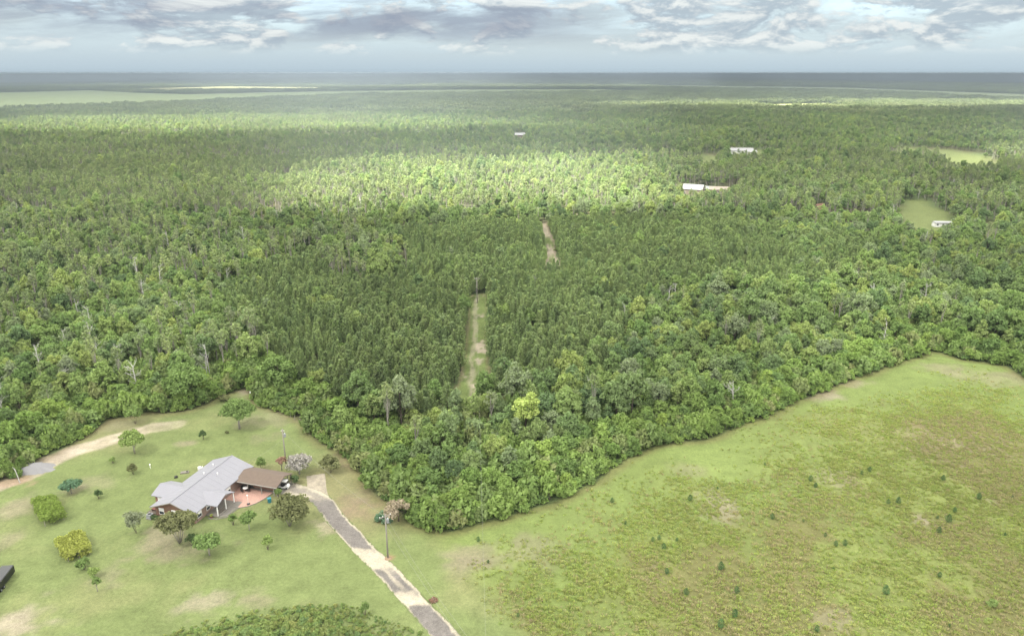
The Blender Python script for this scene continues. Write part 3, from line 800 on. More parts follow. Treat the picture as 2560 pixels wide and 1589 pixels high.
arr = {}
for sp in SPEC:
    rows = [t for t in T if t[2] == sp]
    x = np.array([t[0] for t in rows]); y = np.array([t[1] for t in rows]); s = np.array([t[4] for t in rows]); st = np.array([t[5] for t in rows])
    px, py = project(x, y, HT[sp] * s * .7)
    vis = (px > 5) & (px < W_PX - 5) & (py > 0) & (py < H_PX)
    size = HT[sp] * s * st / np.hypot(x, y) * vis
    arr[sp] = (rows, x, y, s, st, size)
def zone_of(x, y):
    px, py = project(np.array([x]), np.array([y]), 5.0); px = px[0]
    if px < 620: return 'behind the yard'
    if px < 1330 and y < 220: return 'corner'
    if y > 235 or px > 2330: return 'far'
    return 'field'
LAB = {
    'hard': {'behind the yard': ('round-crowned green hardwood in the wild wood behind the house lawn', 'hardwoods behind the house lawn'),
             'corner': ('full green hardwood in the wood corner between driveway and weedy field', 'hardwoods in the wood corner'),
             'field': ('dense green hardwood in the wood belt along the weedy field', 'hardwoods along the weedy field'),
             'far': ('green hardwood deep in the wood beyond the field and pines', 'hardwoods deep in the wood')},
    'edge': {'behind the yard': ('low leafy tree at the wood edge around the house lawn', 'edge trees round the lawn'),
             'corner': ('low bright leafy tree at the wood corner near the driveway', 'edge trees at the wood corner'),
             'field': ('low leafy tree in the wood edge beside the weedy field', 'edge trees beside the field'),
             'far': ('low leafy tree at the wood edge past the field end', 'edge trees past the field end')},
    'slender': {'behind the yard': ('tall slender tree with pale bare trunk in wood behind the lawn', 'slender trees behind the lawn'),
                'corner': ('tall slender pale-trunked tree in the wood corner by the driveway', 'slender trees in the wood corner'),
                'field': ('tall slender pale-trunked tree in the wood belt along the field', 'slender trees along the field'),
                'far': ('tall slender pale-trunked tree deep in the wood', 'slender trees deep in the wood')},
}
def single_tree(name, label, cat, group, parts, names, x, y, s, st, r):
    t = thing(name, label, cat, (x, y, 0), r, group); t.scale = (s, s, s * st)
    for m, nm in zip(parts, names):
        o = bpy.data.objects.new(nm, m); sc.collection.objects.link(o); o.parent = t
    return t
pick = {}
tops = []
for sp in ('hard', 'edge', 'slender'):
    tops += [(sz, sp, i) for i, sz in enumerate(arr[sp][5])]
tops.sort(reverse=True)
chosen = {sp: set() for sp in SPEC}
for sz, sp, i in tops[:296]: chosen[sp].add(i)
for sp, n in (('pine', 296), ('dead', 60), ('bush', 0)):
    o = np.argsort(-arr[sp][5])[:n]; chosen[sp] = {int(i) for i in o if arr[sp][5][i] > 0}
for sp in ('hard', 'edge', 'slender'):
    for i in sorted(chosen[sp]):
        x, y, _, v, s, st, r = arr[sp][0][i]
        lab, grp = LAB[sp][zone_of(x, y)]
        e_ = float(edge_d(np.array([x]), np.array([y]))[0]); big_ = 'small' if s < .8 else 'tall' if s > 1.05 else 'middle-sized'
        row_ = 'at the front' if e_ < 7 else 'in the second row' if e_ < 14 else 'well inside'
        lab = ' '.join(('%s %s, %s' % (big_, lab, row_)).replace('the ', '').replace('tall low', 'taller').replace('small low', 'low').replace('middle-sized low', 'low').replace('small tall', 'shorter').replace('tall tall', 'very tall').replace('middle-sized tall', 'tall').split()[:16]); grp = lab
        single_tree({'hard': 'hardwood_tree', 'edge': 'edge_tree', 'slender': 'slender_tree'}[sp], lab, 'tree', grp, SPEC[sp][v], ('trunk', 'crown'), x, y, s, st, r)
for i in sorted(chosen['pine']):
    x, y, _, v, s, st, r = arr['pine'][0][i]
    lft = x < -.065 * y
    big_ = 'short' if s < .8 else 'tall' if s > 1.05 else 'middle-sized'
    ds_ = float(polydist(np.array([x]), np.array([y]), CORRIDOR, True)[0]); de_ = float(edge_d(np.array([x]), np.array([y]))[0])
    row_ = 'lining the cleared strip' if ds_ < 5 else 'near the hardwood belt' if de_ < 26 else 'inside the plantation'
    lab = '%s young pine %s, on its %s side' % (big_, row_, 'house' if lft else 'field')
    single_tree('pine_tree', lab, 'pine', lab, PINE[v], ('trunk', 'crown'), x, y, s, st, r)
for i in sorted(chosen['dead']):
    x, y, _, v, s, st, r = arr['dead'][0][i]
    z = {'behind the yard': ('bare grey-white dead tree standing in the wood behind the lawn', 'dead trees behind the lawn'), 'corner': ('bare pale dead tree in the wood corner by the driveway', 'dead trees in the wood corner'),
         'field': ('bare pale dead tree in the wood belt along the field', 'dead trees along the field'), 'far': ('bare pale dead tree deep in the wood', 'dead trees deep in the wood')}[zone_of(x, y)]
    single_tree('dead_tree', z[0], 'dead tree', z[1], DEAD[v], ('trunk', 'branches'), x, y, s, st, r)
def mass(name, label, sp):
    rows = [t for i, t in enumerate(arr[sp][0]) if i not in chosen[sp]]
    a = np.array([[t[0], t[1], t[3], t[4], t[5], t[6]] for t in rows])
    protos = [join_tree('tree', *p) if sp not in ('dead',) else join_plain(*p) for p in SPEC[sp]]
    points_object(name, label, 'forest', protos, a[:, 0], a[:, 1], a[:, 0] * 0, a[:, 5], np.stack([a[:, 3], a[:, 3], a[:, 3] * a[:, 4]], 1), a[:, 2])
def join_plain(a, b):
    m = bpy.data.meshes.new('dead'); va, fa = arrays(a); vb, fb = arrays(b); k = len(va)
    m.from_pydata(np.concatenate([va, vb]).tolist(), [], fa + [tuple(i + k for i in f) for f in fb]); m.materials.append(a.materials[0]); m.update()
    return m
mass('hardwood_forest', 'mixed green hardwood forest stretching back to the distance', 'hard')
mass('edge_forest', 'low leafy growth along the wood edges further off', 'edge')
mass('slender_forest', 'thin pale-trunked trees rising from the far woods', 'slender')
mass('pine_forest', 'dark even pine plantation around the cleared strip', 'pine')
mass('dead_forest', 'scattered bare dead trees in the far woods', 'dead')
mass('undergrowth', 'leafy undergrowth below the woods', 'bush')
# far canopy
X, Y = jgrid(33, 1690, 5200, .74); k = ~no_tree(X, Y); X, Y = X[k], Y[k]
sz = rs.uniform(.85, 1.2, len(X))
points_object('far_forest', 'hazy forest canopy in the middle distance', 'forest', PATCH_A, X, Y, X * 0 - .5, rs.uniform(0, 6.28, len(X)), np.stack([sz, sz, rs.uniform(.75, 1.25, len(X))], 1), rs.integers(0, len(PATCH_A), len(X)))
X, Y = jgrid(112, 5150, 13500, .74); k = ~no_tree(X, Y) & (fbm(X, Y, 900, 3, 12) > .40); X, Y = X[k], Y[k]
sz = rs.uniform(.9, 1.2, len(X))
points_object('horizon_forest', 'blue hazy forest reaching the horizon', 'forest', PATCH_B, X, Y, ground_z(X, Y) - .5, rs.uniform(0, 6.28, len(X)), np.stack([sz, sz, rs.uniform(.8, 1.3, len(X))], 1), rs.integers(0, len(PATCH_B), len(X)))

# ------------------------------------------------------------------ haze
def build_haze():
    b = MB(); b.box(-19000, 19000, -800, 21500, -120.0, 90.8)
    o = b.build('haze', None)
    m, t = new_mat('haze')
    v = t.n.new('ShaderNodeVolumePrincipled')
    v.inputs['Color'].default_value = (.56, .68, .79, 1); v.inputs['Density'].default_value = 3.2e-4; v.inputs['Anisotropy'].default_value = 0.1
    out = t.n.new('ShaderNodeOutputMaterial'); t.l.new(v.outputs[0], out.inputs['Volume'])
    o.data.materials.append(m)
    o.display_type = 'WIRE'
    tag(o, 'thin pale haze in the air over the land', 'haze', kind='stuff')
build_haze()

# ------------------------------------------------------------------ the house
def brick_mat(name, c1, c2, mortar, scale, bw=.5, rh=.25):
    m, t = new_mat(name)
    b = t.n.new('ShaderNodeTexBrick'); v = objco(t)
    mp = t.n.new('ShaderNodeMapping'); t.l.new(v, mp.inputs[0]); mp.inputs['Rotation'].default_value = (math.radians(90) if name == 'wall_brick' else 0, 0, 0)
    t.l.new(mp.outputs[0], b.inputs['Vector'])
    b.inputs['Color1'].default_value, b.inputs['Color2'].default_value, b.inputs['Mortar'].default_value = (*c1, 1), (*c2, 1), (*mortar, 1)
    b.inputs['Scale'].default_value = scale; b.inputs['Mortar Size'].default_value = .015
    b.inputs['Brick Width'].default_value, b.inputs['Row Height'].default_value = bw, rh
    c = t.mix(t.noise(v, .6, 4), b.outputs[0], (c2[0] * .7, c2[1] * .7, c2[2] * .7, 1))
    c = t.mix(.35, b.outputs[0], c)
    finish(t, principled(t, c, .9, b.outputs[1], -.3, .2))
    return m
M['brick'] = brick_mat('wall_brick', (.20, .105, .070), (.145, .078, .055), (.24, .20, .17), 4.0)
M['paver'] = brick_mat('paver', (.36, .215, .17), (.28, .16, .13), (.33, .26, .21), 2.2)
M['metal_roof'] = plain('metal_roof', (.30, .30, .335), .5, .07, .35, .35, .0, .05)
M['shingle'] = plain('shingle', (.185, .140, .110), .95, .22, 1.2)
M['white'] = plain('white_paint', (.62, .62, .60), .6, .06, 2)
M['trim'] = plain('trim_paint', (.42, .40, .36), .7, .1, 2)
M['glass'] = plain('window_glass', (.05, .06, .07), .12, .1, 1, .6)
M['concrete'] = plain('concrete', (.27, .25, .215), .9, .2, .9)
M['dark'] = plain('dark_finish', (.035, .032, .03), .7, .2, 2)  # near-black finish of chairs, seats, bases and small fittings
M['wood'] = plain('weathered_wood', (.17, .135, .105), .9, .25, 3)
M['pole_wood'] = plain('pole_wood', (.36, .33, .29), .9, .2, 2)
M['galv'] = plain('galvanised', (.40, .42, .43), .45, .1, 2, .5)
M['wire'] = plain('wire', (.36, .36, .35), .5, .1, 1)
M['black'] = plain('black_paint', (.014, .014, .016), .35, .2, 1, .5)
M['rubber'] = plain('rubber', (.02, .02, .02), .9, .2, 4)
M['teal'] = plain('teal_plastic', (.03, .25, .30), .5, .1, 2, .4)
M['red_cloth'] = plain('red_cloth', (.26, .11, .09), .9, .2, 2)
M['gravel'] = plain('gravel', (.30, .295, .30), .95, .25, 6)
M['soil'] = plain('soil', (.16, .12, .085), .95, .3, 3)

HA = math.radians(16)
HO = Vector((-66, 141, 0))
def hloc(s, t, z=0):
    return HO + Vector((s * math.cos(HA) + t * math.sin(HA), -s * math.sin(HA) + t * math.cos(HA), z))
def roof_slab(b, lo, hi, mid, ze, zr, a0, a1, axis, th=.16):
    """bent slab of a gable roof: eaves at lo and hi, ridge at mid, run from a0 to a1 along axis"""
    pts = [(lo, ze), (mid, zr), (hi, ze), (hi, ze - th), (mid, zr - th), (lo, ze - th)]
    return b.prism(pts, a0, a1, axis)
house = thing('brick_house', 'long brick ranch house with pale grey metal gable roof on lawn', 'house', tuple(HO), -HA)
ze, zr = 2.75, 4.75
wall = MB()
wall.prism([(-8.15, -.1), (1.75, -.1), (1.75, 2.72), (-3.2, 4.48), (-8.15, 2.72)], -8.4, 11.0, 'y')
wall.build('wall', M['brick'], house)
wl_ = MB(); wl_.prism([(-5.0, -.1), (.35, -.1), (.35, 2.7), (-2.3, 3.62), (-5.0, 2.7)], -11.1, -8.152, 'x'); wl_.build('wing_wall', M['brick'], house)
main_roof = roof_slab(MB(), -8.75, 2.35, -3.2, ze, zr, -9.3, 11.55, 'y').build('roof', M['metal_roof'], house)
# ribs of the standing seam sheets
for (sgn, lo) in ((-1, -8.75), (1, 2.35)):
    for k in range(14):
        y = -8.6 + k * 1.5
        b = MB(); b.prism([(y - .02, 0), (y + .02, 0), (y + .012, .018), (y - .012, .018)], 0, 1, 'x')
        vs_ = [((lo + (-3.2 - lo) * x), yy, ze + (zr - ze) * x + z + .002) for x, yy, z in b.v]
        b.v = vs_
        b.build('roof_seam', M['metal_roof'], main_roof)
roof_slab(MB(), -5.4, .85, -2.3, ze - .03, 3.95, -11.75, -5.4, 'x').build('roof', M['metal_roof'], house)
roof_slab(MB(), -5.2, .85, -2.15, ze - .03, 3.92, -.9, 4.95, 'x').build('porch_roof', M['metal_roof'], house)
cv = MB(); cv.tube([(-3.2, -9.34, zr + .02), (-3.2, 11.58, zr + .02)], .09, 6); cv.build('ridge_cap', M['metal_roof'], main_roof)
for (x, y, z, h) in ((-5.2, 7.2, 4.0, .5), (-1.6, 4.0, 4.1, .45), (-4.6, 3.2, 4.2, .4)):
    b = MB(); b.tube([(x, y, z - .3), (x, y, z + h)], .09, 8); b.tube([(x, y, z + h), (x, y, z + h + .08)], .14, 8); b.build('vent_pipe', M['white'], main_roof)
# white fascia boards on the gable ends
for y in (-9.345, 11.595):
    b = MB(); b.prism([(-8.75, ze - .2), (-3.2, zr - .2), (2.35, ze - .2), (2.35, ze - .03), (-3.2, zr - .03), (-8.75, ze - .03)], y - .03, y + .03, 'y'); b.build('fascia', M['trim'], house)
def window(axis, c, w, z0, z1_, at_, n):
    """a framed window on the wall plane at_, facing n (+1 or -1) along the other axis"""
    def bx(a0, a1, z0_, z1__, d0, d1):
        b = MB(); d0, d1 = sorted((at_ + n * d0, at_ + n * d1))
        if axis == 'x': b.box(a0, a1, d0, d1, z0_, z1__)
        else: b.box(d0, d1, a0, a1, z0_, z1__)
        return b
    o = bx(c - w / 2, c + w / 2, z0, z1_, .005, .035).build('window', M['glass'], house)
    f = MB()
    for a0, a1, b0, b1 in ((c - w / 2 - .09, c - w / 2, z0 - .09, z1_ + .09), (c + w / 2, c + w / 2 + .09, z0 - .09, z1_ + .09), (c - w / 2, c + w / 2, z1_, z1_ + .09), (c - w / 2, c + w / 2, z0 - .09, z0), (c - w / 2, c + w / 2, (z0 + z1_) / 2 - .03, (z0 + z1_) / 2 + .03)):
        q = bx(a0, a1, b0, b1, .005, .065); f.poly(q.v, q.f)
    f.build('window_frame', M['white'], o)
    bl = bx(c - w / 2 + .02, c + w / 2 - .02, (z0 + z1_) / 2 + .04, z1_ - .02, .036, .045); bl.build('window_blind', M['white'], o)
window('x', -6.6, 1.1, .85, 2.25, -8.4, -1); window('x', -3.2, 1.5, .85, 2.25, -8.4, -1); window('x', -.2, 1.1, .85, 2.25, -8.4, -1)
window('y', -7.0, 1.2, .9, 2.2, 1.75, 1); window('y', -4.2, 1.0, .9, 2.2, 1.75, 1); window('y', 2.6, 1.6, .9, 2.2, 1.75, 1); window('y', 9.6, 1.2, .9, 2.2, 1.75, 1)
window('x', -9.8, 1.1, .9, 2.2, -5.0, -1); window('y', 5.0, 1.2, .9, 2.2, -8.15, -1)
d = MB(); d.box(1.755, 1.80, -2.3, -1.3, .02, 2.1); door = d.build('door', M['white'], house)
d = MB(); d.tube([(1.80, -1.42, 1.0), (1.87, -1.42, 1.0)], .035, 8); d.build('handle', M['galv'], door)
# porch on the patio side
pf = MB(); pf.box(1.76, 4.95, -5.3, .9, -.05, .22); pf.build('porch_floor', M['concrete'], house)
for y in (-4.9, -2.15, .6):
    b = MB(); b.box(4.55, 4.72, y - .085, y + .085, .22, 2.68); b.build('porch_post', M['white'], house)
b = MB()
for y in np.arange(-4.7, -2.2, .32): b.box(4.60, 4.64, y, y + .05, .3, 1.05)
b.box(4.58, 4.68, -4.82, -2.24, 1.05, 1.12); b.build('porch_railing', M['wood'], house)
rp = MB(); rp.box(-10.9, -8.2, -8.0, -5.02, -.05, .25); rp.build('rear_deck', M['wood'], house)
walk = MB(); walk.prism([(4.96, -5.25), (6.3, -4.3), (6.5, -.9), (6.2, 1.3), (4.96, 1.3)], -.03, .10, 'z'); walk.build('walkway', M['concrete'], house)
kerb = MB()
kp = [(3.0, -6.1), (4.9, -5.9), (6.6, -4.6), (6.8, -1.0)]
for (x0, y0), (x1, y1) in zip(kp, kp[1:]): kerb.tube([(x0, y0, .06), (x1, y1, .06)], .11, 6)
kerb.build('kerb', M['concrete'], house)
# carport: shingled gable joined to the far half of the house
cr = MB()
roof_slab(cr, 5.0, 11.6, 8.5, 2.50, 3.55, 2.0, 12.7, 'x', .14); cr.build('carport_roof', M['shingle'], house)
fb = MB(); fb.box(2.36, 12.72, 4.93, 4.995, 2.30, 2.52); fb.build('carport_fascia', M['trim'], house)
cw = MB(); cw.box(1.76, 8.0, 10.6, 10.75, -.05, 2.55); cw.box(5.0, 11.6, 7.2, 7.35, -.05, .85); cw.box(1.76, 4.9, 7.9, 8.05, -.05, 2.7); cw.build('carport_wall', M['brick'], house)
for x in (4.9, 8.4, 11.6, 12.4):
    b = MB(); b.box(x - .08, x + .08, 5.35, 5.51, 0, 2.56); b.build('carport_post', M['trim'], house)
    b = MB(); b.box(x - .08, x + .08, 11.0, 11.16, 0, 2.62); b.build('carport_post', M['trim'], house)
b = MB(); b.box(1.76, 12.9, 6.6, 11.3, -.05, .07); b.build('carport_floor', M['concrete'], house)
# patio
pp = [(1.76, 1.4), (6.3, 1.4)] + [(6.3 + 4.3 * math.sin(a), 1.05 + 4.6 * (1 - math.cos(a))) for a in np.linspace(.12, 1.45, 10)] + [(10.9, 6.55), (1.76, 6.55)]
pp[1] = (5.2, -.9); pp.insert(1, (4.97, 1.35)); pp.insert(2, (5.0, -.9))
patio = MB(); patio.prism([(1.78, 1.0), (5.0, 1.0), (5.0, -.95), (6.9, -.85), (8.3, .1), (9.4, 1.7), (10.1, 3.6), (10.6, 6.58), (1.78, 6.58)], -.04, .075, 'z')
po = patio.build('patio', M['paver'])
po.location = HO; po.rotation_euler = (0, 0, -HA)
tag(po, 'curved pinkish brick patio between house and carport', 'patio')
rim = MB(); rp_ = [(5.0, -.95), (6.9, -.85), (8.3, .1), (9.4, 1.7), (10.1, 3.6), (10.6, 6.58)]
for a, c in zip(rp_, rp_[1:]): rim.tube([(a[0], a[1], .06), (c[0], c[1], .06)], .10, 6)
rim.build('patio_edging', M['concrete'], po)

# patio furniture
def chair(s, t, rot, label, group):
    c = thing('patio_chair', label, 'chair', tuple(hloc(s, t, .075)), -HA + rot, group)
    b = MB(); b.box(-.26, .26, -.26, .26, .40, .46); b.build('seat', M['dark'], c)
    b = MB(); b.box(-.26, .26, .22, .27, .46, 1.0); b.build('backrest', M['dark'], c)
    for x in (-.23, .23):
        for y in (-.23, .23): q = MB(); q.tube([(x, y, 0), (x, y, .41)], .025, 5); q.build('leg', M['dark'], c)
tb = thing('patio_table', 'round white-topped table on the brick patio', 'table', tuple(hloc(4.1, 5.6, .075)), -HA)
b = MB(); b.prism([(.62 * math.cos(a), .62 * math.sin(a)) for a in np.linspace(0, 2 * math.pi, 20, False)], .70, .74, 'z'); b.build('table_top', M['white'], tb)
b = MB(); b.tube([(0, 0, 0), (0, 0, .70)], .05, 8); b.build('pedestal', M['dark'], tb)
b = MB(); b.prism([(.3 * math.cos(a), .3 * math.sin(a)) for a in np.linspace(0, 2 * math.pi, 14, False)], 0, .04, 'z'); b.build('base', M['dark'], tb)
for a in (0.3, 1.9, 3.4, 4.9):
    chair(4.1 + .95 * math.sin(a), 5.6 + .95 * math.cos(a), -a, 'dark metal chair drawn up to the round white patio table', 'chairs round the patio table')
lp = thing('patio_lamp', 'slim pale lamp post with dark round base on patio edge', 'lamp', tuple(hloc(8.0, .95, .07)))
b = MB(); b.tube([(0, 0, 0), (0, 0, .14)], .36, 14); b.build('base', M['dark'], lp)
b = MB(); b.tube([(0, 0, .14), (0, 0, 2.0)], .03, 6); b.build('post', M['white'], lp)
b = MB(); b.tube([(0, 0, 2.0), (0, 0, 2.3)], [.10, .14], 8); b.build('lamp_head', M['white'], lp)
bn = thing('red_bench', 'faded red cushioned bench on the small rear deck', 'bench', tuple(hloc(-9.5, -7.0, .25)), -HA)
b = MB(); b.box(-.9, .9, -.3, .3, .35, .5); b.build('seat', M['red_cloth'], bn)
b = MB(); b.box(-.9, .9, .3, .42, .35, .95); b.build('backrest', M['red_cloth'], bn)
for x in (-.8, .8):
    b = MB(); b.box(x - .05, x + .05, -.26, .26, 0, .36); b.build('leg', M['wood'], bn)
ac = thing('air_conditioner', 'grey metal cooling unit at the near house corner', 'air conditioner', tuple(hloc(-9.0, -7.4, 0)), -HA)
ac.location = hloc(-9.05, -9.3, 0)
b = MB(); b.box(-.55, .55, -.5, .5, .08, 1.0); b.build('casing', M['galv'], ac)
b = MB(); b.prism([(.4 * math.cos(a), .4 * math.sin(a)) for a in np.linspace(0, 2 * math.pi, 16, False)], 1.0, 1.03, 'z'); b.build('fan_grille', M['dark'], ac)
b = MB(); b.box(-.7, .7, -.65, .65, -.04, .08); b.build('slab', M['concrete'], ac)
pot = thing('flower_pot', 'yellow-green potted plant at the porch corner by brick wall', 'pot', tuple(hloc(3.6, -5.75, 0)))
b = MB(); b.tube([(0, 0, 0), (0, 0, .4)], [.2, .28], 10); b.build('pot', M['red_cloth'], pot)
M['leaf_lime'] = leaf('leaf_lime', [(.165, .205, .045), (.195, .225, .050)], .3)
r_ = np.random.default_rng(77); v, q, t_ = clumped(r_, np.array([[0, 0, .62], [.12, .1, .75], [-.1, .08, .7]]), [.3, .22, .24], 1.3, .12)
obj('foliage', quadmesh('foliage', v, q, M['leaf_lime'], t_), pot)
# golf cart under the carport end
gc = thing('golf_cart', 'small white-roofed golf cart parked at the carport end', 'golf cart', tuple(hloc(11.9, 9.0, .07)), -HA + .15)
b = MB(); b.box(-1.15, 1.15, -.58, .58, .28, .62); b.prism([(.35, .62), (1.15, .62), (1.1, .8), (.75, .95), (.35, .7)], -.55, .55, 'y'); b.build('body', M['white'], gc)
b = MB(); b.box(-.55, .15, -.55, .55, .62, .85); b.box(-.62, -.5, -.55, .55, .85, 1.25); b.build('seat', M['dark'], gc)
b = MB(); b.prism([(-.95, 1.86), (.85, 1.86), (.8, 1.95), (-.9, 1.95)], -.6, .6, 'y'); b.build('roof', M['white'], gc)
for x in (-.85, .72):
    for y in (-.52, .52):
        b = MB(); b.tube([(x, y, .6), (x, y, 1.87)], .025, 5); b.build('roof_post', M['dark'], gc)
for x in (-.75, .75):
    for y in (-.55, .55):
        b = MB(); b.tube([(x, y - .08, .23), (x, y + .08, .23)], .23, 14); b.build('wheel', M['rubber'], gc)
# bin
tp = P(*z1(1595, 722))
bn = thing('trash_bin', 'teal plastic wheeled bin standing on the lawn by the patio', 'bin', tuple(tp), .5)
b = MB(); b.poly([(x * (.30 if z < .5 else .37), y * (.30 if z < .5 else .40), z) for z in (.06, 1.0) for y in (-1, 1) for x in (-1, 1)], [(0, 2, 3, 1), (4, 5, 7, 6), (0, 1, 5, 4), (2, 6, 7, 3), (0, 4, 6, 2), (1, 3, 7, 5)]); b.build('body', M['teal'], bn)
b = MB(); b.prism([(-.43, 1.0), (.43, 1.0), (.40, 1.09), (0, 1.13), (-.40, 1.09)], -.40, .40, 'y'); b.build('lid', M['teal'], bn)
b = MB(); b.tube([(-.38, .44, .95), (.38, .44, .95)], .025, 6); b.build('handle', M['teal'], bn)
for x in (-.33, .33):
    b = MB(); b.tube([(x - .03, .3, .1), (x + .03, .3, .1)], .11, 12); b.build('wheel', M['rubber'], bn)

# ------------------------------------------------------------------ poles and wires
def utility_pole(loc, h, rz, label, can=True, arm=1.2):
    t = thing('utility_pole', label, 'utility pole', loc, rz, None)
    b = MB(); b.tube([(0, 0, -.5), (0, 0, h * .5), (0, 0, h)], [.17, .145, .11], 10); b.build('pole', M['pole_wood'], t, True)
    b = MB(); b.box(-arm, arm, .10, .20, h - .75, h - .62); ar = b.build('crossarm', M['pole_wood'], t)
    for x in (-arm * .92, -arm * .4, arm * .92):
        b = MB(); b.tube([(x, .15, h - .62), (x, .15, h - .42)], [.05, .07], 8); b.build('insulator', M['white'], ar)
    if can:
        b = MB(); b.tube([(.42, 0, h - 2.2), (.42, 0, h - 2.12), (.42, 0, h - 1.25), (.42, 0, h - 1.18)], [.2, .25, .25, .18], 14); cn = b.build('transformer', M['galv'], t)
        b = MB(); b.tube([(.42, 0, h - 1.18), (.42, 0, h - .95)], [.05, .04], 8); b.build('bushing', M['white'], cn)
    return t
def wire(a, b, sag, label, r=.012):
    a, b = Vector(a), Vector(b); n = 24
    pts = [a.lerp(b, i / n) - Vector((0, 0, sag * 4 * (i / n) * (1 - i / n))) for i in range(n + 1)]
    q = MB(); q.tube(pts, r, 4)
    tag(q.build('power_line', M['wire']), label, 'power line')
PM, PJ = P(970, 1395), Vector((-4.0, 84.0, 0))
PB = P(715, 1158); PC = P(1193, 757)
hm = 10.1
utility_pole(tuple(PM), hm, math.radians(35), 'wooden utility pole with transformer standing beside the asphalt driveway')
hb = 9.3
utility_pole(tuple(PB), hb, math.radians(10), 'utility pole with grey transformer on the lawn behind the carport', True, .35)
utility_pole(tuple(PJ), 10.2, math.radians(20), 'wooden utility pole in grass where the lines from strip and drive meet')
utility_pole(tuple(PC), 11.0, 0, 'lone wooden pole at the closed end of the grassy strip in pines', False)
PF = P(1345, 561); utility_pole(tuple(PF), 11.0, 0, 'wooden pole at the top of the sandy clearing deep in woods', False)
wire(PM + Vector((-.7, -.4, hm - .42)), PJ + Vector((-.9, .1, 9.8)), .9, 'upper wire from the driveway pole down the field')
wire(PM + Vector((.4, .1, hm - 1.4)), PJ + Vector((.9, .1, 9.0)), 1.2, 'lower wire from the driveway pole down the field')
wire(PM + Vector((-.5, .2, hm - .42)), PB + Vector((0, .1, hb - .42)), 1.0, 'wire from the driveway pole to the pole behind the carport')
wire(PJ + Vector((.3, .3, 9.8)), PC + Vector((-.4, .15, 10.6)), 4.0, 'long wire above the woods to the pole on the grassy strip')
wire(PC + Vector((.4, .15, 10.6)), PF + Vector((0, .15, 10.6)), 2.5, 'far wire between the two poles in the pine clearings')
wire(PB + Vector((0, 0, hb - 2.5)), hloc(.5, 11.5, 3.5), .6, 'service wire from the lawn pole to the house roof')
dm = MB(); dm.tube([(0, 0, -.05), (0, 0, .12), (0, 0, .2)], [.8, .5, .1], 12)
o = dm.build('soil_mound', plain('clay_soil', (.36, .25, .16), .95, .2, 3)); o.location = PM; tag(o, 'small sandy mound at the foot of the driveway pole', 'soil')
lp_ = P(50, 1206)
sp_ = thing('leaning_post', 'weathered grey post leaning beside the sandy track', 'post', tuple(lp_))
b = MB(); b.tube([(0, 0, -.3), (-.3, .1, 1.8), (-.7, .3, 3.6)], [.12, .1, .07], 7); b.build('post', M['dead_wood'], sp_)
b = MB(); b.tube([(-.55, .2, 2.9), (-1.1, .3, 4.0)], [.06, .03], 6); b.build('fork', M['dead_wood'], sp_)
for i, (a, c) in enumerate([(727, 1042), (737, 1049), (749, 1057)]):
    p = P(a, c); b = MB(); b.tube([(0, 0, -.3), (.03, 0, 1.3)], [.085, .07], 7); b.tube([(.03, 0, 1.3), (.035, 0, 1.38)], [.07, .02], 7)
    o = b.build('fence_post', M['pole_wood']); o.location = p; tag(o, 'weathered wooden fence post at the wood edge behind the yard', 'fence post', 'fence posts behind the yard')
# gravel pile by the track
rng = np.random.default_rng(8); a_ = np.linspace(0, 2 * math.pi, 36, False); V, Q = [(0, 0, 1.5)], []
for k, (r, z) in enumerate([(.9, 1.38), (2.0, 1.0), (3.2, .45), (4.2, -.05)]):
    for aa in a_: w = 1 + .12 * math.sin(2 * aa + 1) + .07 * rng.normal(); V.append((r * w * 1.15 * math.cos(aa), r * w * .8 * math.sin(aa), z + .05 * rng.normal()))
gm = MB(); n_ = 36
gm.poly(V, [(0, 1 + i, 1 + (i + 1) % n_) for i in range(n_)] + [(1 + k * n_ + i, 1 + (k + 1) * n_ + i, 1 + (k + 1) * n_ + (i + 1) % n_, 1 + k * n_ + (i + 1) % n_) for k in range(3) for i in range(n_)])
o = gm.build('gravel_pile', M['gravel'], None, True); o.location = P(82, 1172); tag(o, 'grey gravel pile at the bend of the sandy track', 'gravel pile')
# small things on the back lawn
for (px, py, sx, sy, sz_, mt, nm, lab, cat) in [(462, 1181, .95, .45, .25, 'concrete', 'lawn_slab', 'pale slab lying on the back lawn behind the house', 'slab'), (501, 1172, .55, .35, .6, 'white', 'white_box', 'small white utility box beside the back eave of the house', 'box'), (636, 980, 1.4, .5, .5, 'white', 'scrap_board', 'white scrap board lying at the far tip of the yard', 'board'), (440, 1193, .35, .35, .35, 'dark', 'dark_bucket', 'small dark bucket on the back lawn', 'bucket')]:
    t = thing(nm, lab, cat, tuple(P(px, py)), .3)
    b = MB(); b.prism([(-sx, 0), (sx, 0), (sx * .95, sz_ * .9), (sx * .8, sz_), (-sx * .8, sz_), (-sx * .95, sz_ * .9)], -sy, sy, 'y'); b.build('body', M[mt], t)
    b = MB(); b.box(sx * .4, sx * .7, -sy * .4, sy * .4, sz_, sz_ + .14); b.build('cap', M['dark'], t)
p = P(376, 1170); b = MB(); b.tube([(0, 0, -.1), (0, 0, .9)], .06, 6); b.tube([(0, 0, .9), (0, 0, 1.15)], [.16, .14], 8); o = b.build('lawn_marker', M['white']); o.location = p; tag(o, 'short white-topped marker post on the back lawn', 'post')
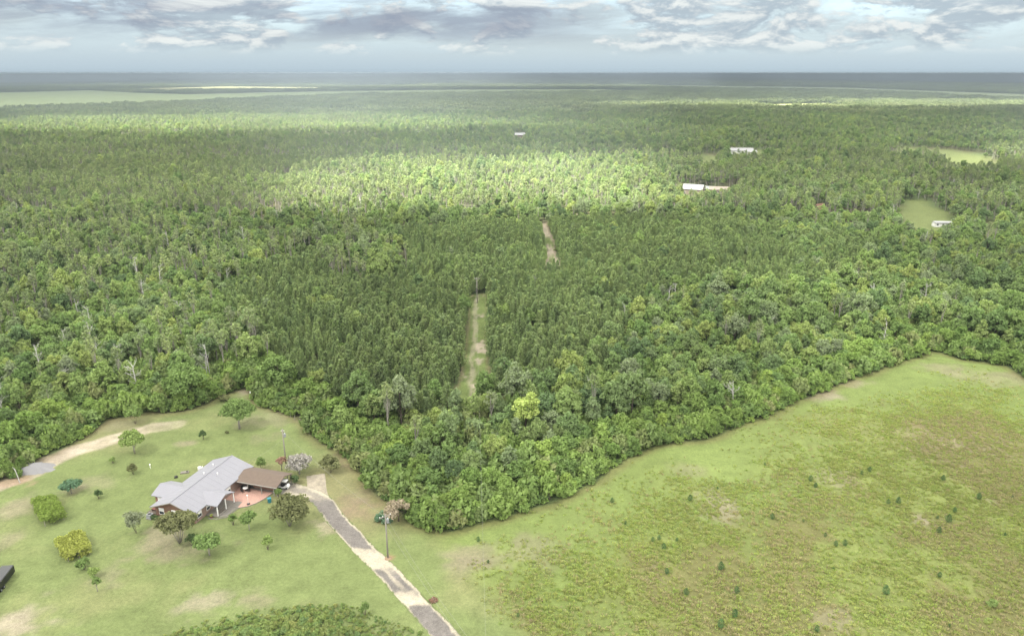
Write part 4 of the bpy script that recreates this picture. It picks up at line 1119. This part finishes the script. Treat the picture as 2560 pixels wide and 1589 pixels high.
# black trailer, mostly past the left edge of the view
tl = thing('black_trailer', 'long black enclosed trailer parked on the lawn beside sandy patch', 'trailer', tuple(P(-12, 1480)), math.radians(8))
b = MB(); b.prism([(-1.1, .55), (1.1, .55), (1.1, 1.9), (.95, 2.0), (-.95, 2.0), (-1.1, 1.9)], -3.1, 5.2, 'y'); b.build('body', M['black'], tl)
b = MB(); b.prism([(-1.1, -3.1), (1.1, -3.1), (.25, -3.9), (-.25, -3.9)], .6, 1.7, 'z'); b.build('nose', M['black'], tl)
b = MB(); b.tube([(0, -3.8, .5), (0, -5.0, .5)], .06, 6); b.tube([(0, -5.0, .5), (0, -5.15, .5)], .09, 8); b.build('tongue', M['dark'], tl)
b = MB(); b.tube([(.15, -4.3, .5), (.15, -4.3, .55), (.15, -4.3, .95), (.15, -4.3, 1.02)], [.14, .2, .2, .1], 12); b.build('gas_bottle', M['white'], tl)
for x in (-1.02, 1.02):
    for y in (.1, 1.0):
        b = MB(); b.tube([(x - .1, y, .33), (x + .1, y, .33)], .33, 16); w_ = b.build('wheel', M['rubber'], tl)
        b = MB(); b.tube([(x - .11, y, .33), (x + .11, y, .33)], .17, 12); b.build('rim', M['galv'], w_)
b = MB(); b.box(1.10, 1.16, -2.9, -1.6, .55, .62); b.build('side_rail', M['white'], tl)

# ------------------------------------------------------------------ yard plants
def ymat(k, stops, tr=.25): M['leaf_' + k] = leaf('leaf_' + k, stops, tr)
ymat('mid', [(.085, .135, .040), (.095, .145, .042)]); ymat('deep', [(.045, .075, .028), (.052, .082, .030)])
ymat('olive', [(.085, .100, .040), (.092, .105, .044)]); ymat('bright', [(.115, .170, .050), (.125, .180, .050)])
ymat('russet', [(.15, .105, .065), (.16, .11, .07)]); ymat('blossom', [(.185, .19, .15), (.19, .195, .155)]); ymat('tan', [(.185, .17, .105), (.19, .175, .11)])
ymat('grape', [(.115, .172, .036), (.122, .180, .038)], .3); ymat('teal', [(.065, .120, .062), (.07, .125, .065)])
ymat('silver', [(.105, .130, .070), (.115, .14, .075)])
PLANTS = [  # name, base in the yard zoom, width, height (zoom pixels), shape, leaves, label
    ('lawn_tree', (1418, 288), 185, 175, 'tree', 'mid', 'round-crowned lawn tree with pale trunk on the back lawn'),
    ('clipped_bush', (1203, 352), 52, 66, 'vase', 'deep', 'small dark clipped bush alone on the back lawn'),
    ('young_tree', (797, 432), 130, 135, 'tree', 'bright', 'bright green young tree beside the sandy track'),
    ('brown_bush', (790, 556), 66, 76, 'bush', 'olive', 'brownish loose bush on the back lawn left of house'),
    ('fruit_tree', (424, 668), 104, 76, 'tree', 'teal', 'small blue-green fruit tree on a bare soil ring'),
    ('dark_sapling', (585, 700), 52, 66, 'bush', 'deep', 'dark small sapling between fruit tree and house'),
    ('trellis_shrub', (500, 1118), 92, 78, 'bush', 'mid', 'leafy shrub next below the grape arbors in the row'),
    ('trellis_shrub', (556, 1165), 74, 72, 'bush', 'bright', 'bright shrub second below the grape arbors in the row'),
    ('stake_tree', (578, 1250), 56, 96, 'tree', 'mid', 'thin staked sapling ending the row below the grape arbors'),
    ('corner_shrub', (808, 905), 128, 165, 'bush', 'silver', 'tall grey-green shrub at the near corner of the house'),
    ('crape_myrtle', (1065, 962), 205, 200, 'tree', 'olive', 'olive many-trunked tree in front of the brick gable'),
    ('round_bush', (1135, 975), 72, 84, 'bush', 'deep', 'dark round bush between the two trees before the house'),
    ('citrus_tree', (1240, 1035), 140, 135, 'tree', 'mid', 'rich green round tree with short white trunk on front lawn'),
    ('lawn_shrub', (1380, 858), 64, 78, 'bush', 'mid', 'green shrub on the lawn below the porch walkway'),
    ('bent_tree', (1476, 888), 92, 112, 'tree', 'mid', 'small leaning tree on the lawn below the patio'),
    ('domed_tree', (1715, 862), 205, 180, 'dome', 'olive', 'big domed olive tree on the lawn beside the driveway bend'),
    ('lime_shrub', (1584, 1003), 72, 100, 'bush', 'bright', 'small bright shrub alone on the front lawn'),
    ('box_bush', (1650, 692), 54, 64, 'vase', 'mid', 'clipped box bush at the carport corner by the patio'),
    ('vase_bush', (1546, 528), 68, 86, 'vase', 'mid', 'clipped vase-shaped bush behind the carport roof'),
    ('russet_tree', (1668, 532), 66, 84, 'tree', 'russet', 'small russet-leaved tree beside the white blossoming one'),
    ('blossom_tree', (1772, 555), 134, 112, 'tree', 'blossom', 'white blossoming tree behind the carport end'),
    ('dark_bush', (1745, 614), 64, 64, 'bush', 'deep', 'dark rounded bush at the carport end'),
    ('spreading_bush', (1955, 545), 142, 112, 'bush', 'olive', 'spreading olive bush above the sandy parking spur'),
    ('wood_bush', (802, 258), 112, 128, 'bush', 'mid', 'large rounded bush in front of the wood by the track'),
    ('low_bush', (1325, 122), 74, 42, 'bush', 'olive', 'low olive bush near the far tip of the yard'),
    ('weedy_plant', (668, 490), 40, 42, 'bush', 'bright', 'thin weedy plant on the back lawn'),
    ('weedy_plant', (1342, 315), 28, 18, 'bush', 'olive', 'tiny dark plant beside the round lawn tree'),
    ('thicket_tree', (2160, 1392), 66, 96, 'bush', 'mid', 'upright dark shrub rising at the thicket edge near driveway'),
]
def yard_plant(i, name, base, w, h, shape, lf, label):
    px, py = z1(*base); p = P(px, py)
    rng = np.random.default_rng(2000 + i)
    depth = p.y * math.cos(PITCH) + CAM_H * math.sin(PITCH); dep = math.atan2(CAM_H, math.hypot(p.x, p.y))
    k = .4226 * depth / F
    Wm = w * k; Hm = max((h * k - .22 * Wm * math.sin(dep)) / math.cos(dep), Wm * .45); R = Wm / 2
    t = thing(name, label, 'tree' if shape in ('tree', 'dome') else 'bush', tuple(p), rng.uniform(0, 6.28))
    size = max(.10, min(.26, R * .13))
    if shape in ('tree', 'dome'):
        zb = Hm * (.36 if shape == 'tree' else .16)
        (v, q, tt), c = broad_crown(rng, R * 1.1, zb, Hm, 44 if R > 1.5 else 26, size, 1.6)
        trm = trunk_mesh('trunk', rng, Hm * .75, max(.06, R * .06), c, M['pale_bark'], .02, 6)
        if shape == 'dome' or 'myrtle' in name:
            b = MB()
            for a in np.arange(0, 6.2, 1.25): b.tube([(.1 * math.cos(a), .1 * math.sin(a), -.1), (R * .3 * math.cos(a), R * .3 * math.sin(a), Hm * .4), (R * .5 * math.cos(a), R * .5 * math.sin(a), Hm * .7)], [.09, .07, .03], 6)
            trm = b.mesh('trunk', M['pale_bark'], True)
        obj('trunk', trm, t)
        obj('crown', quadmesh('crown', v, q, M['leaf_' + lf], tt), t)
    else:
        n = 16 if R > .8 else 10
        d = dirs(n, rng, -.2); pr = .8 if shape == 'vase' else .62
        c = d * np.array([R, R, Hm * .5]) * rng.uniform(.4, .68, n)[:, None]; c[:, 2] += Hm * .5
        if shape == 'vase': c[:, :2] *= (.62 + .5 * c[:, 2:3] / Hm)
        v, q, tt = clumped(rng, c, R * rng.uniform(.3, .42, n), 1.5 if shape == 'vase' else 1.2, size, zmin=-.8)
        v[:, 2] = np.clip(v[:, 2], .01, None)
        b = MB()
        for j in range(4): b.tube([(0, 0, -.1), tuple(c[j] * .5), tuple(c[j])], [.05, .035, .012], 5)
        obj('stems', b.mesh('stems', M['bark']), t)
        obj('foliage', quadmesh('foliage', v, q, M['leaf_' + lf], tt), t)
    return t
for i, pl in enumerate(PLANTS): yard_plant(i, *pl)
# tan-flowered tree over a green one, beside the driveway pole
def blossom_pair():
    rng = np.random.default_rng(31); p = P(997, 1302)
    t = thing('mimosa_tree', 'tan-blossomed spreading tree at the wood edge by the driveway pole', 'tree', tuple(p))
    (v, q, tt), c = broad_crown(rng, 3.1, 1.6, 4.6, 22, .22, 1.3)
    obj('crown', quadmesh('crown', v, q, M['leaf_tan'], tt), t); obj('trunk', trunk_mesh('trunk', rng, 3.4, .14, c, M['bark'], .05, 6), t)
    p = P(958, 1302); t = thing('edge_bush', 'dark green bush just behind the driveway pole', 'bush', tuple(p))
    st, fo = make_bush(77, M['leaf_teal'], 1.9, 2.6, .2); obj('stems', st, t); obj('foliage', fo, t)
    p = P(*z7(1255, 1500)); t = thing('yellow_tree', 'pale yellow-green tree standing out in the wood corner', 'tree', (p.x, p.y, 0))
    M['leaf_pale'] = leaf('leaf_pale', [(.20, .265, .075), (.205, .27, .075)], .35)
    (v, q, tt), c = broad_crown(np.random.default_rng(9), 3.7, 3.5, 12.6, 38, .32, 1.4); obj('crown', quadmesh('crown', v, q, M['leaf_pale'], tt), t); obj('trunk', trunk_mesh('trunk', rng, 9, .2, c, M['bark']), t)
    for (px, py, R, H, lf, lab) in [(265, 1000, 4.2, 12.5, 'bright', 'bright leafy tulip-shaped tree at the wood edge behind the track'), (470, 1010, 6.2, 12.5, 'mid', 'very broad oak at the wood edge above the back lawn'), (2110, 700, 3.2, 11, 'bright', 'bright round tree standing out of the far pines'), (1775, 690, 2.6, 11.5, 'bright', 'bright pointed tree standing out of the pines'), (700, 985, 5.4, 12.0, 'mid', 'broad dark oak where the yard narrows to its tip'), (860, 1090, 4.0, 8.5, 'bright', 'bright full tree on the wood edge above the parking spur')]:
        p = P(px, py); t = thing('landmark_tree', lab, 'tree', (p.x, p.y, 0)); rr = np.random.default_rng(int(px))
        (v, q, tt), c = broad_crown(rr, R, 1.2, H, 46, .36, 1.3, conical=.35 if lf == 'bright' else .05)
        obj('crown', quadmesh('crown', v, q, M['leaf_' + lf], tt), t); obj('trunk', trunk_mesh('trunk', rr, H * .8, .28, c, M['bark']), t)
blossom_pair()
# hedge under the gable window
def hedge():
    t = thing('clipped_hedge', 'low clipped hedge under the gable window of the house', 'hedge', tuple(hloc(-6.6, -9.5)), -HA)
    rng = np.random.default_rng(4); c = np.array([[x, rng.uniform(-.15, .15), rng.uniform(.35, .75)] for x in np.arange(-1.7, 1.8, .28)])
    v, q, tt = clumped(rng, c, np.full(len(c), .42), 1.6, .13, zmin=-.7); v[:, 2] = np.clip(v[:, 2], .01, 1.2)
    obj('foliage', quadmesh('foliage', v, q, M['leaf_deep'], tt), t)
    b = MB()
    for x in np.arange(-1.6, 1.7, .5): b.tube([(x, 0, -.1), (x, 0, .6)], .025, 5)
    obj('stems', b.mesh('stems', M['bark']), t)
hedge()
# grape arbors: vines over rows of posts and rails
def arbor(corners, lf, label, seed):
    top = [Vector((*at(*z1(*c), 1.9), 0)) for c in corners]       # far-left, far-right, near-right, near-left
    o = sum(top, Vector()) / 4
    t = thing('grape_arbor', label, 'arbor', tuple(o), 0, 'grape arbors')
    L = [p - o for p in top]; rng = np.random.default_rng(seed); cs = []
    for u in np.linspace(.05, .95, 11):
        for w in np.linspace(.06, .94, 8):
            p = L[0].lerp(L[1], w).lerp(L[3].lerp(L[2], w), u)
            cs.append((p.x + rng.normal() * .18, p.y + rng.normal() * .18, 1.65 + rng.uniform(-.15, .25)))
            if u < .1 or u > .9 or w < .1 or w > .9:
                if rng.random() < .75: cs.append((p.x + rng.normal() * .1, p.y + rng.normal() * .1, rng.uniform(.5, 1.3)))
    v, q, tt = clumped(rng, np.array(cs), rng.uniform(.40, .75, len(cs)), 1.15, .17, zmin=-.5)
    obj('vines', quadmesh('vines', v, q, M['leaf_' + lf], tt), t)
    for u in (0.06, .5, .94):
        rail = MB()
        for w in (.05, .5, .95):
            p = L[0].lerp(L[1], w).lerp(L[3].lerp(L[2], w), u)
            b = MB(); b.tube([(p.x, p.y, -.2), (p.x, p.y, 1.75)], .06, 6); b.build('post', M['pole_wood'], t)
        a = L[0].lerp(L[3], u); c = L[1].lerp(L[2], u); rail.tube([(a.x, a.y, 1.72), (c.x, c.y, 1.72)], .04, 5); rail.build('rail', M['pole_wood'], t)
arbor([(185, 690), (322, 676), (378, 785), (256, 828)], 'grape', 'vine-covered grape arbor nearer the sandy track', 51)
arbor([(330, 938), (470, 880), (532, 985), (392, 1030)], 'lime', 'yellow-green grape arbor beside the row of small shrubs', 52)

# small cedars dotted over the weedy field
def make_cedar(i):
    rng = np.random.default_rng(3000 + i); h = 1.0
    k = 260; z = rng.uniform(.02, 1, k) ** .9; a = rng.uniform(0, 6.28, k); r = .36 * np.sin(np.clip(z * .9 + .1, 0, 1) * math.pi) ** .7 * rng.uniform(.6, 1.05, k) + .02
    C = np.stack([r * np.cos(a), r * np.sin(a), z], 1); N = np.stack([np.cos(a), np.sin(a), np.full(k, .5)], 1) + rng.normal(size=(k, 3)) * .4
    v, q, t = cards(C, N, rng.uniform(.05, .1, k), rng.uniform(.03, .05, k), rng)
    b = MB(); b.tube([(0, 0, -.05), (0, 0, .8)], [.03, .01], 5)
    return b.mesh('trunk', M['bark']), quadmesh('crown', v, q, M['leaf_cedar'], t)
ymat('cedar', [(.036, .070, .024), (.05, .09, .03), (.042, .078, .028)])
CED = [make_cedar(i) for i in range(4)]
CEDARS = [z5(*p) + (s,) for p, s in [((510, 768), 1.7), ((534, 800), 1.5), ((755, 738), 1.2), ((792, 724), 1.6), ((1144, 766), 1.7), ((1316, 856), 1.9), ((882, 878), 1.4), ((930, 876), 1.9), ((1200, 918), 1.5), ((1170, 965), 2.3), ((1118, 950), 1.0), ((1125, 1018), 1.8), ((326, 950), 1.6), ((475, 965), .8), ((580, 1035), 1.1), ((630, 1080), 1.5), ((674, 1077), 1.6), ((80, 1192), 2.1), ((157, 1304), 1.7), ((147, 1418), 1.9), ((80, 1468), 2.1), ((540, 1488), 1.5), ((870, 1308), 2.2), ((620, 1192), .8), ((1128, 1228), 1.3), ((1442, 1030), .9), ((1478, 850), .8), ((291, 694), .9), ((65, 808), .8), ((1175, 1466), .8)]] + \
    [z4(*p) + (s,) for p, s in [((1605, 642), 1.8), ((1105, 655), 1.5), ((1520, 903), 1.1), ((1435, 952), 1.6), ((1365, 905), 1.3), ((1405, 893), 1.3), ((1580, 1245), 1.7), ((1455, 1110), 1.5), ((1190, 795), 1.0), ((245, 903), 1.3), ((500, 1385), .9), ((310, 1042), .9)]]
for i, (px, py, s) in enumerate(CEDARS):
    p = P(px, py); big = s >= 1.5
    t = thing('field_cedar', 'dark green knee-to-head-high cedar in the weedy field' if big else 'tiny dark cedar seedling low in the weedy field', 'cedar', tuple(p), i * 1.3, 'bigger cedars in the weedy field' if big else 'tiny cedars in the weedy field')
    t.scale = (s * .8, s * .8, s * .82)
    for m, nm in zip(CED[i % 4], ('trunk', 'crown')):
        o = bpy.data.objects.new(nm, m); sc.collection.objects.link(o); o.parent = t
p = P(*z5(1380, 1365)); t = thing('field_bush', 'light green fresh bush in the weedy field', 'bush', tuple(p)); st_, fo_ = make_bush(91, M['leaf_bright'], 1.0, 1.5, .14); obj('stems', st_, t); obj('foliage', fo_, t)
p = P(*z3(1245, 1265)); t = thing('grey_weed', 'low brown weed clump in the mown grass by the driveway', 'weed', tuple(p)); st_, fo_ = make_bush(92, M['leaf_russet'], .8, .6, .12); obj('stems', st_, t); obj('foliage', fo_, t)

# ------------------------------------------------------------------ thicket, weeds, lawn tufts (uncountable)
def tuft(i, n, h, spread, w, mat):
    rng = np.random.default_rng(4000 + i); a = rng.uniform(0, 6.28, n); r = spread * np.sqrt(rng.random(n))
    base = np.stack([r * np.cos(a), r * np.sin(a), np.zeros(n)], 1)
    lean = np.stack([np.cos(a), np.sin(a), np.zeros(n)], 1) * (rng.uniform(.1, .7, n) * h)[:, None]
    tip = base + lean + np.array([0, 0, 1]) * (h * rng.uniform(.5, 1.1, n))[:, None]
    s = np.stack([-np.sin(a), np.cos(a), np.zeros(n)], 1) * w
    v = np.stack([base - s, base + s, (base + tip) / 2 + s * 1.1 + np.array([0, 0, .1 * h]), tip, (base + tip) / 2 - s * 1.1 + np.array([0, 0, .1 * h])], 1).reshape(-1, 3)
    q = np.concatenate([np.stack([np.arange(n) * 5, np.arange(n) * 5 + 1, np.arange(n) * 5 + 2, np.arange(n) * 5 + 4], 1)])
    tr = np.stack([np.arange(n) * 5 + 4, np.arange(n) * 5 + 2, np.arange(n) * 5 + 3, np.arange(n) * 5 + 3], 1)
    m = bpy.data.meshes.new('tuft'); m.from_pydata(v.tolist(), [], [tuple(x) for x in q.tolist()] + [tuple(x[:3]) for x in tr.tolist()]); m.materials.append(mat)
    at_ = m.attributes.new('tint', 'FLOAT', 'POINT'); at_.data.foreach_set('value', np.repeat(rng.random(n), 5).astype(np.float32)); m.update()
    return m
M['weed'] = leaf('leaf_weed', [(.132, .176, .048), (.162, .206, .054), (.165, .180, .062), (.145, .198, .048), (.180, .194, .078), (.142, .208, .056)], .5)
M['weed_brown'] = leaf('leaf_weed_brown', [(.170, .165, .080), (.195, .180, .098), (.16, .165, .068)], .45)
weeds = [tuft(i, 15, .24, .32, .055, M['weed']) for i in range(3)] + [tuft(5, 14, .30, .28, .04, M['weed_brown'])]
X = rs.uniform(-20, 262, 250000); Y = rs.uniform(70, 255, 250000)
px, py = project(X, Y, 0 * X)
k = (px > -60) & (px < 3500) & (py < 1900) & inpoly(X, Y, OPEN)
big, mid = fbm(X, Y, 28, 4), fbm(X, Y, 7, 4, 40)
kk = [i for i, p in enumerate(EDGE_PX) if p[0] > 1090 and p[1] > 870]
de = polydist(X, Y, [EDGE_LINE[i] for i in kk])
right = sstep(X - np.interp(Y, [60, 100, 121, 150], [8, -8, -22, -45]), 6, 16)
weedy = right * sstep(de + (big - .5) * 30 + 10 * (mid - .5), 5, 30) * (1 - .85 * sstep(Y + .15 * X + (big - .5) * 40, 232, 252))
k &= rs.random(len(X)) < (weedy ** 1.3) * (.30 + .9 * sstep(fbm(X, Y, 5, 3, 91), .35, .65))
X, Y = X[k], Y[k]
br = rs.random(len(X)) < .05 + .40 * sstep(fbm(X, Y, 16, 4, 7.7), .50, .64)
s = rs.uniform(.6, 1.5, len(X))
points_object('field_weeds', 'rough olive and brown weeds covering the open field', 'weeds', weeds, X, Y, X * 0, rs.uniform(0, 6.28, len(X)), np.stack([s, s, s * rs.uniform(.6, 1.1, len(X))], 1), np.where(br, 3, rs.integers(0, 3, len(X))))
print('weeds', len(X))
M['leaf_thick'] = leaf('leaf_thick', [(.105, .165, .048), (.145, .190, .056), (.095, .158, .058), (.165, .190, .062), (.13, .20, .062)], .42)
def low_bush(i):
    rng = np.random.default_rng(6000 + i); c = np.stack([rng.uniform(-.6, .6, 8), rng.uniform(-.6, .6, 8), rng.uniform(.2, .75, 8)], 1)
    v, q, t = clumped(rng, c, rng.uniform(.28, .45, 8), 1.1, .15); v[:, 2] = np.clip(v[:, 2], 0, None)
    return quadmesh('bush', v, q, M['leaf_thick'], t)
LOW = [low_bush(i) for i in range(5)]
X = rs.uniform(-75, 5, 9000); Y = rs.uniform(78, 122, 9000); k = inpoly(X, Y, THICKET); X, Y = X[k], Y[k]
ed = polydist(X, Y, THICKET[:10]); s = rs.uniform(.35, 1.2, len(X)) * (.45 + .4 * sstep(ed, 0, 5)) * (.5 + .9 * fbm(X, Y, 6, 3, 44))
points_object('thicket', 'tangled low green thicket left of the driveway bottom', 'thicket', LOW, X, Y, X * 0, rs.uniform(0, 6.28, len(X)), np.stack([s, s, s * 1.1], 1), rs.integers(0, 5, len(X)))
# skirt of shrubs and vines along the wood edge
sk = []
acc = 0.0
for (x0, y0), (x1, y1) in zip(EDGE_LINE, EDGE_LINE[1:]):
    L = math.hypot(x1 - x0, y1 - y0); n = max(1, int(L / 1.25))
    for j in range(n):
        u = (j + rs.random()) / n; nxx, nyy = (y1 - y0) / L, -(x1 - x0) / L
        for rep in range(2):
            off = -rs.uniform(-.5, 3.4) * 1.0
            sk.append((x0 + (x1 - x0) * u + nxx * off, y0 + (y1 - y0) * u + nyy * off))
sk = np.array(sk); px, py = project(sk[:, 0], sk[:, 1], 1.0)
sk = sk[(px > -40) & (px < 2600)]
vis = np.argsort(np.hypot(sk[:, 0], sk[:, 1]))
EB = [make_bush(40 + i, M['leaf_edge'], 1.3, 2.5, .24, 1.35) for i in range(5)]
for n, i in enumerate(vis[:290]):
    x, y = sk[i]; lft = x < -16.5
    t = single_tree('edge_shrub', 'viny shrub in the leafy skirt of the wood around the house lawn' if lft else 'viny shrub in the leafy skirt of the wood along the field', 'shrub', 'skirt shrubs round the lawn' if lft else 'skirt shrubs along the field', EB[n % 5], ('stems', 'foliage'), x, y, rs.uniform(.55, 1.25), rs.uniform(.7, 1.15), rs.uniform(0, 6.28))
rest = sk[vis[290:]]
if len(rest):
    s = rs.uniform(.6, 1.3, len(rest)); points_object('edge_skirt', 'leafy shrubs continuing along the far wood edge', 'shrubs', [join_tree('b', *b) for b in EB], rest[:, 0], rest[:, 1], rest[:, 0] * 0, rs.uniform(0, 6.28, len(rest)), np.stack([s, s, s], 1), rs.integers(0, 5, len(rest)))

# ------------------------------------------------------------------ far buildings
def far_house(px, py, w, d, h, rise, rz, roof, wallc, label, name='far_house', nwin=3, cat='house'):
    x, y = at(px, py); t = thing(name, label, cat, (x, y, 0), rz)
    b = MB(); b.prism([(-d / 2, -.2), (d / 2, -.2), (d / 2, h), (0, h + rise * .93), (-d / 2, h)], -w / 2, w / 2, 'x'); b.build('wall', wallc, t)
    b = MB(); roof_slab(b, -d / 2 - .5, d / 2 + .5, 0, h + .05 - .5 * rise / (d / 2) + .12, h + rise + .16, -w / 2 - .5, w / 2 + .5, 'x', .14); b.build('roof', roof, t)
    for k in range(nwin):
        cx = -w / 2 + w * (k + .5) / nwin
        b = MB(); b.box(cx - .6, cx + .6, -d / 2 - .06, -d / 2 - .005, .9, 2.1); f = b.build('window', M['white'], t)
        b = MB(); b.box(cx - .5, cx + .5, -d / 2 - .09, -d / 2 - .062, 1.0, 2.0); b.build('pane', M['glass'], f)
    b = MB(); b.box(w * .08, w * .08 + .95, -d / 2 - .07, -d / 2 - .004, 0, 2.05); b.build('door', M['trim'], t)
WR = plain('white_metal_roof', (.44, .44, .45), .5, .05, .3); TW = plain('tan_wall', (.36, .30, .23), .9, .12, .5); RR = plain('rusty_roof', (.27, .15, .10), .8, .3, .6); GW = plain('pale_wall', (.50, .50, .48), .9, .1, .5)
far_house(1733, 484, 15, 12, 4.2, 3.0, math.radians(-25), WR, TW, 'white-roofed tan house in the sunlit far trees', nwin=4)
far_house(1765, 482, 11, 8, 3.4, 1.8, math.radians(-10), WR, TW, 'lower white-roofed wing house beside the tan one')
far_house(1795, 483, 14, 7, 3.4, 1.8, math.radians(-8), plain('tan_roof', (.42, .36, .30), .9, .1, .5), TW, 'long pale-roofed shed right of the white-roofed houses', 'far_shed', cat='shed')
far_house(1850, 385, 28, 12, 4.5, 2.4, math.radians(-4), WR, GW, 'far white-roofed house beyond the sunlit trees')
far_house(1876, 388, 12, 8, 4.0, 1.6, 0, WR, GW, 'small white shed next to the far white-roofed house', 'far_shed', cat='shed')
far_house(1297, 344, 18, 10, 4.0, 2.6, .1, WR, RR, 'far house with white roof and reddish walls')
far_house(1277, 346, 9, 7, 3.0, 2.0, 0, RR, RR, 'small rust-roofed shed beside the far reddish house', 'far_shed', nwin=1, cat='shed')
far_house(2046, 530, 8, 6, 3.0, 2.6, math.radians(35), RR, M['wood'], 'small rust-roofed shack at the pine edge', 'shack', nwin=1, cat='shack')
far_house(2366, 566, 16, 4.2, 2.7, .5, math.radians(-4), WR, M['white'], 'white trailer home beside the small clearing', 'trailer_home', nwin=5, cat='trailer')
for (px, py, w, lab) in [(778, 199, 60, 'tiny bright farm buildings near the left horizon'), (1580, 197, 26, 'tiny white building below the middle horizon'), (2276, 214, 36, 'tiny white building near the right horizon'), (2228, 207, 22, 'tiny pale building far off at right'), (1218, 199, 30, 'tiny pale barn near the centre horizon'), (1999, 204, 40, 'faint pale sheds far off among fields'), (8, 222, 50, 'bright far building at the left field')]:
    far_house(px, py, w, w * .5, 7, 4, 0, WR, M['white'], lab, 'far_barn', 2, 'barn')
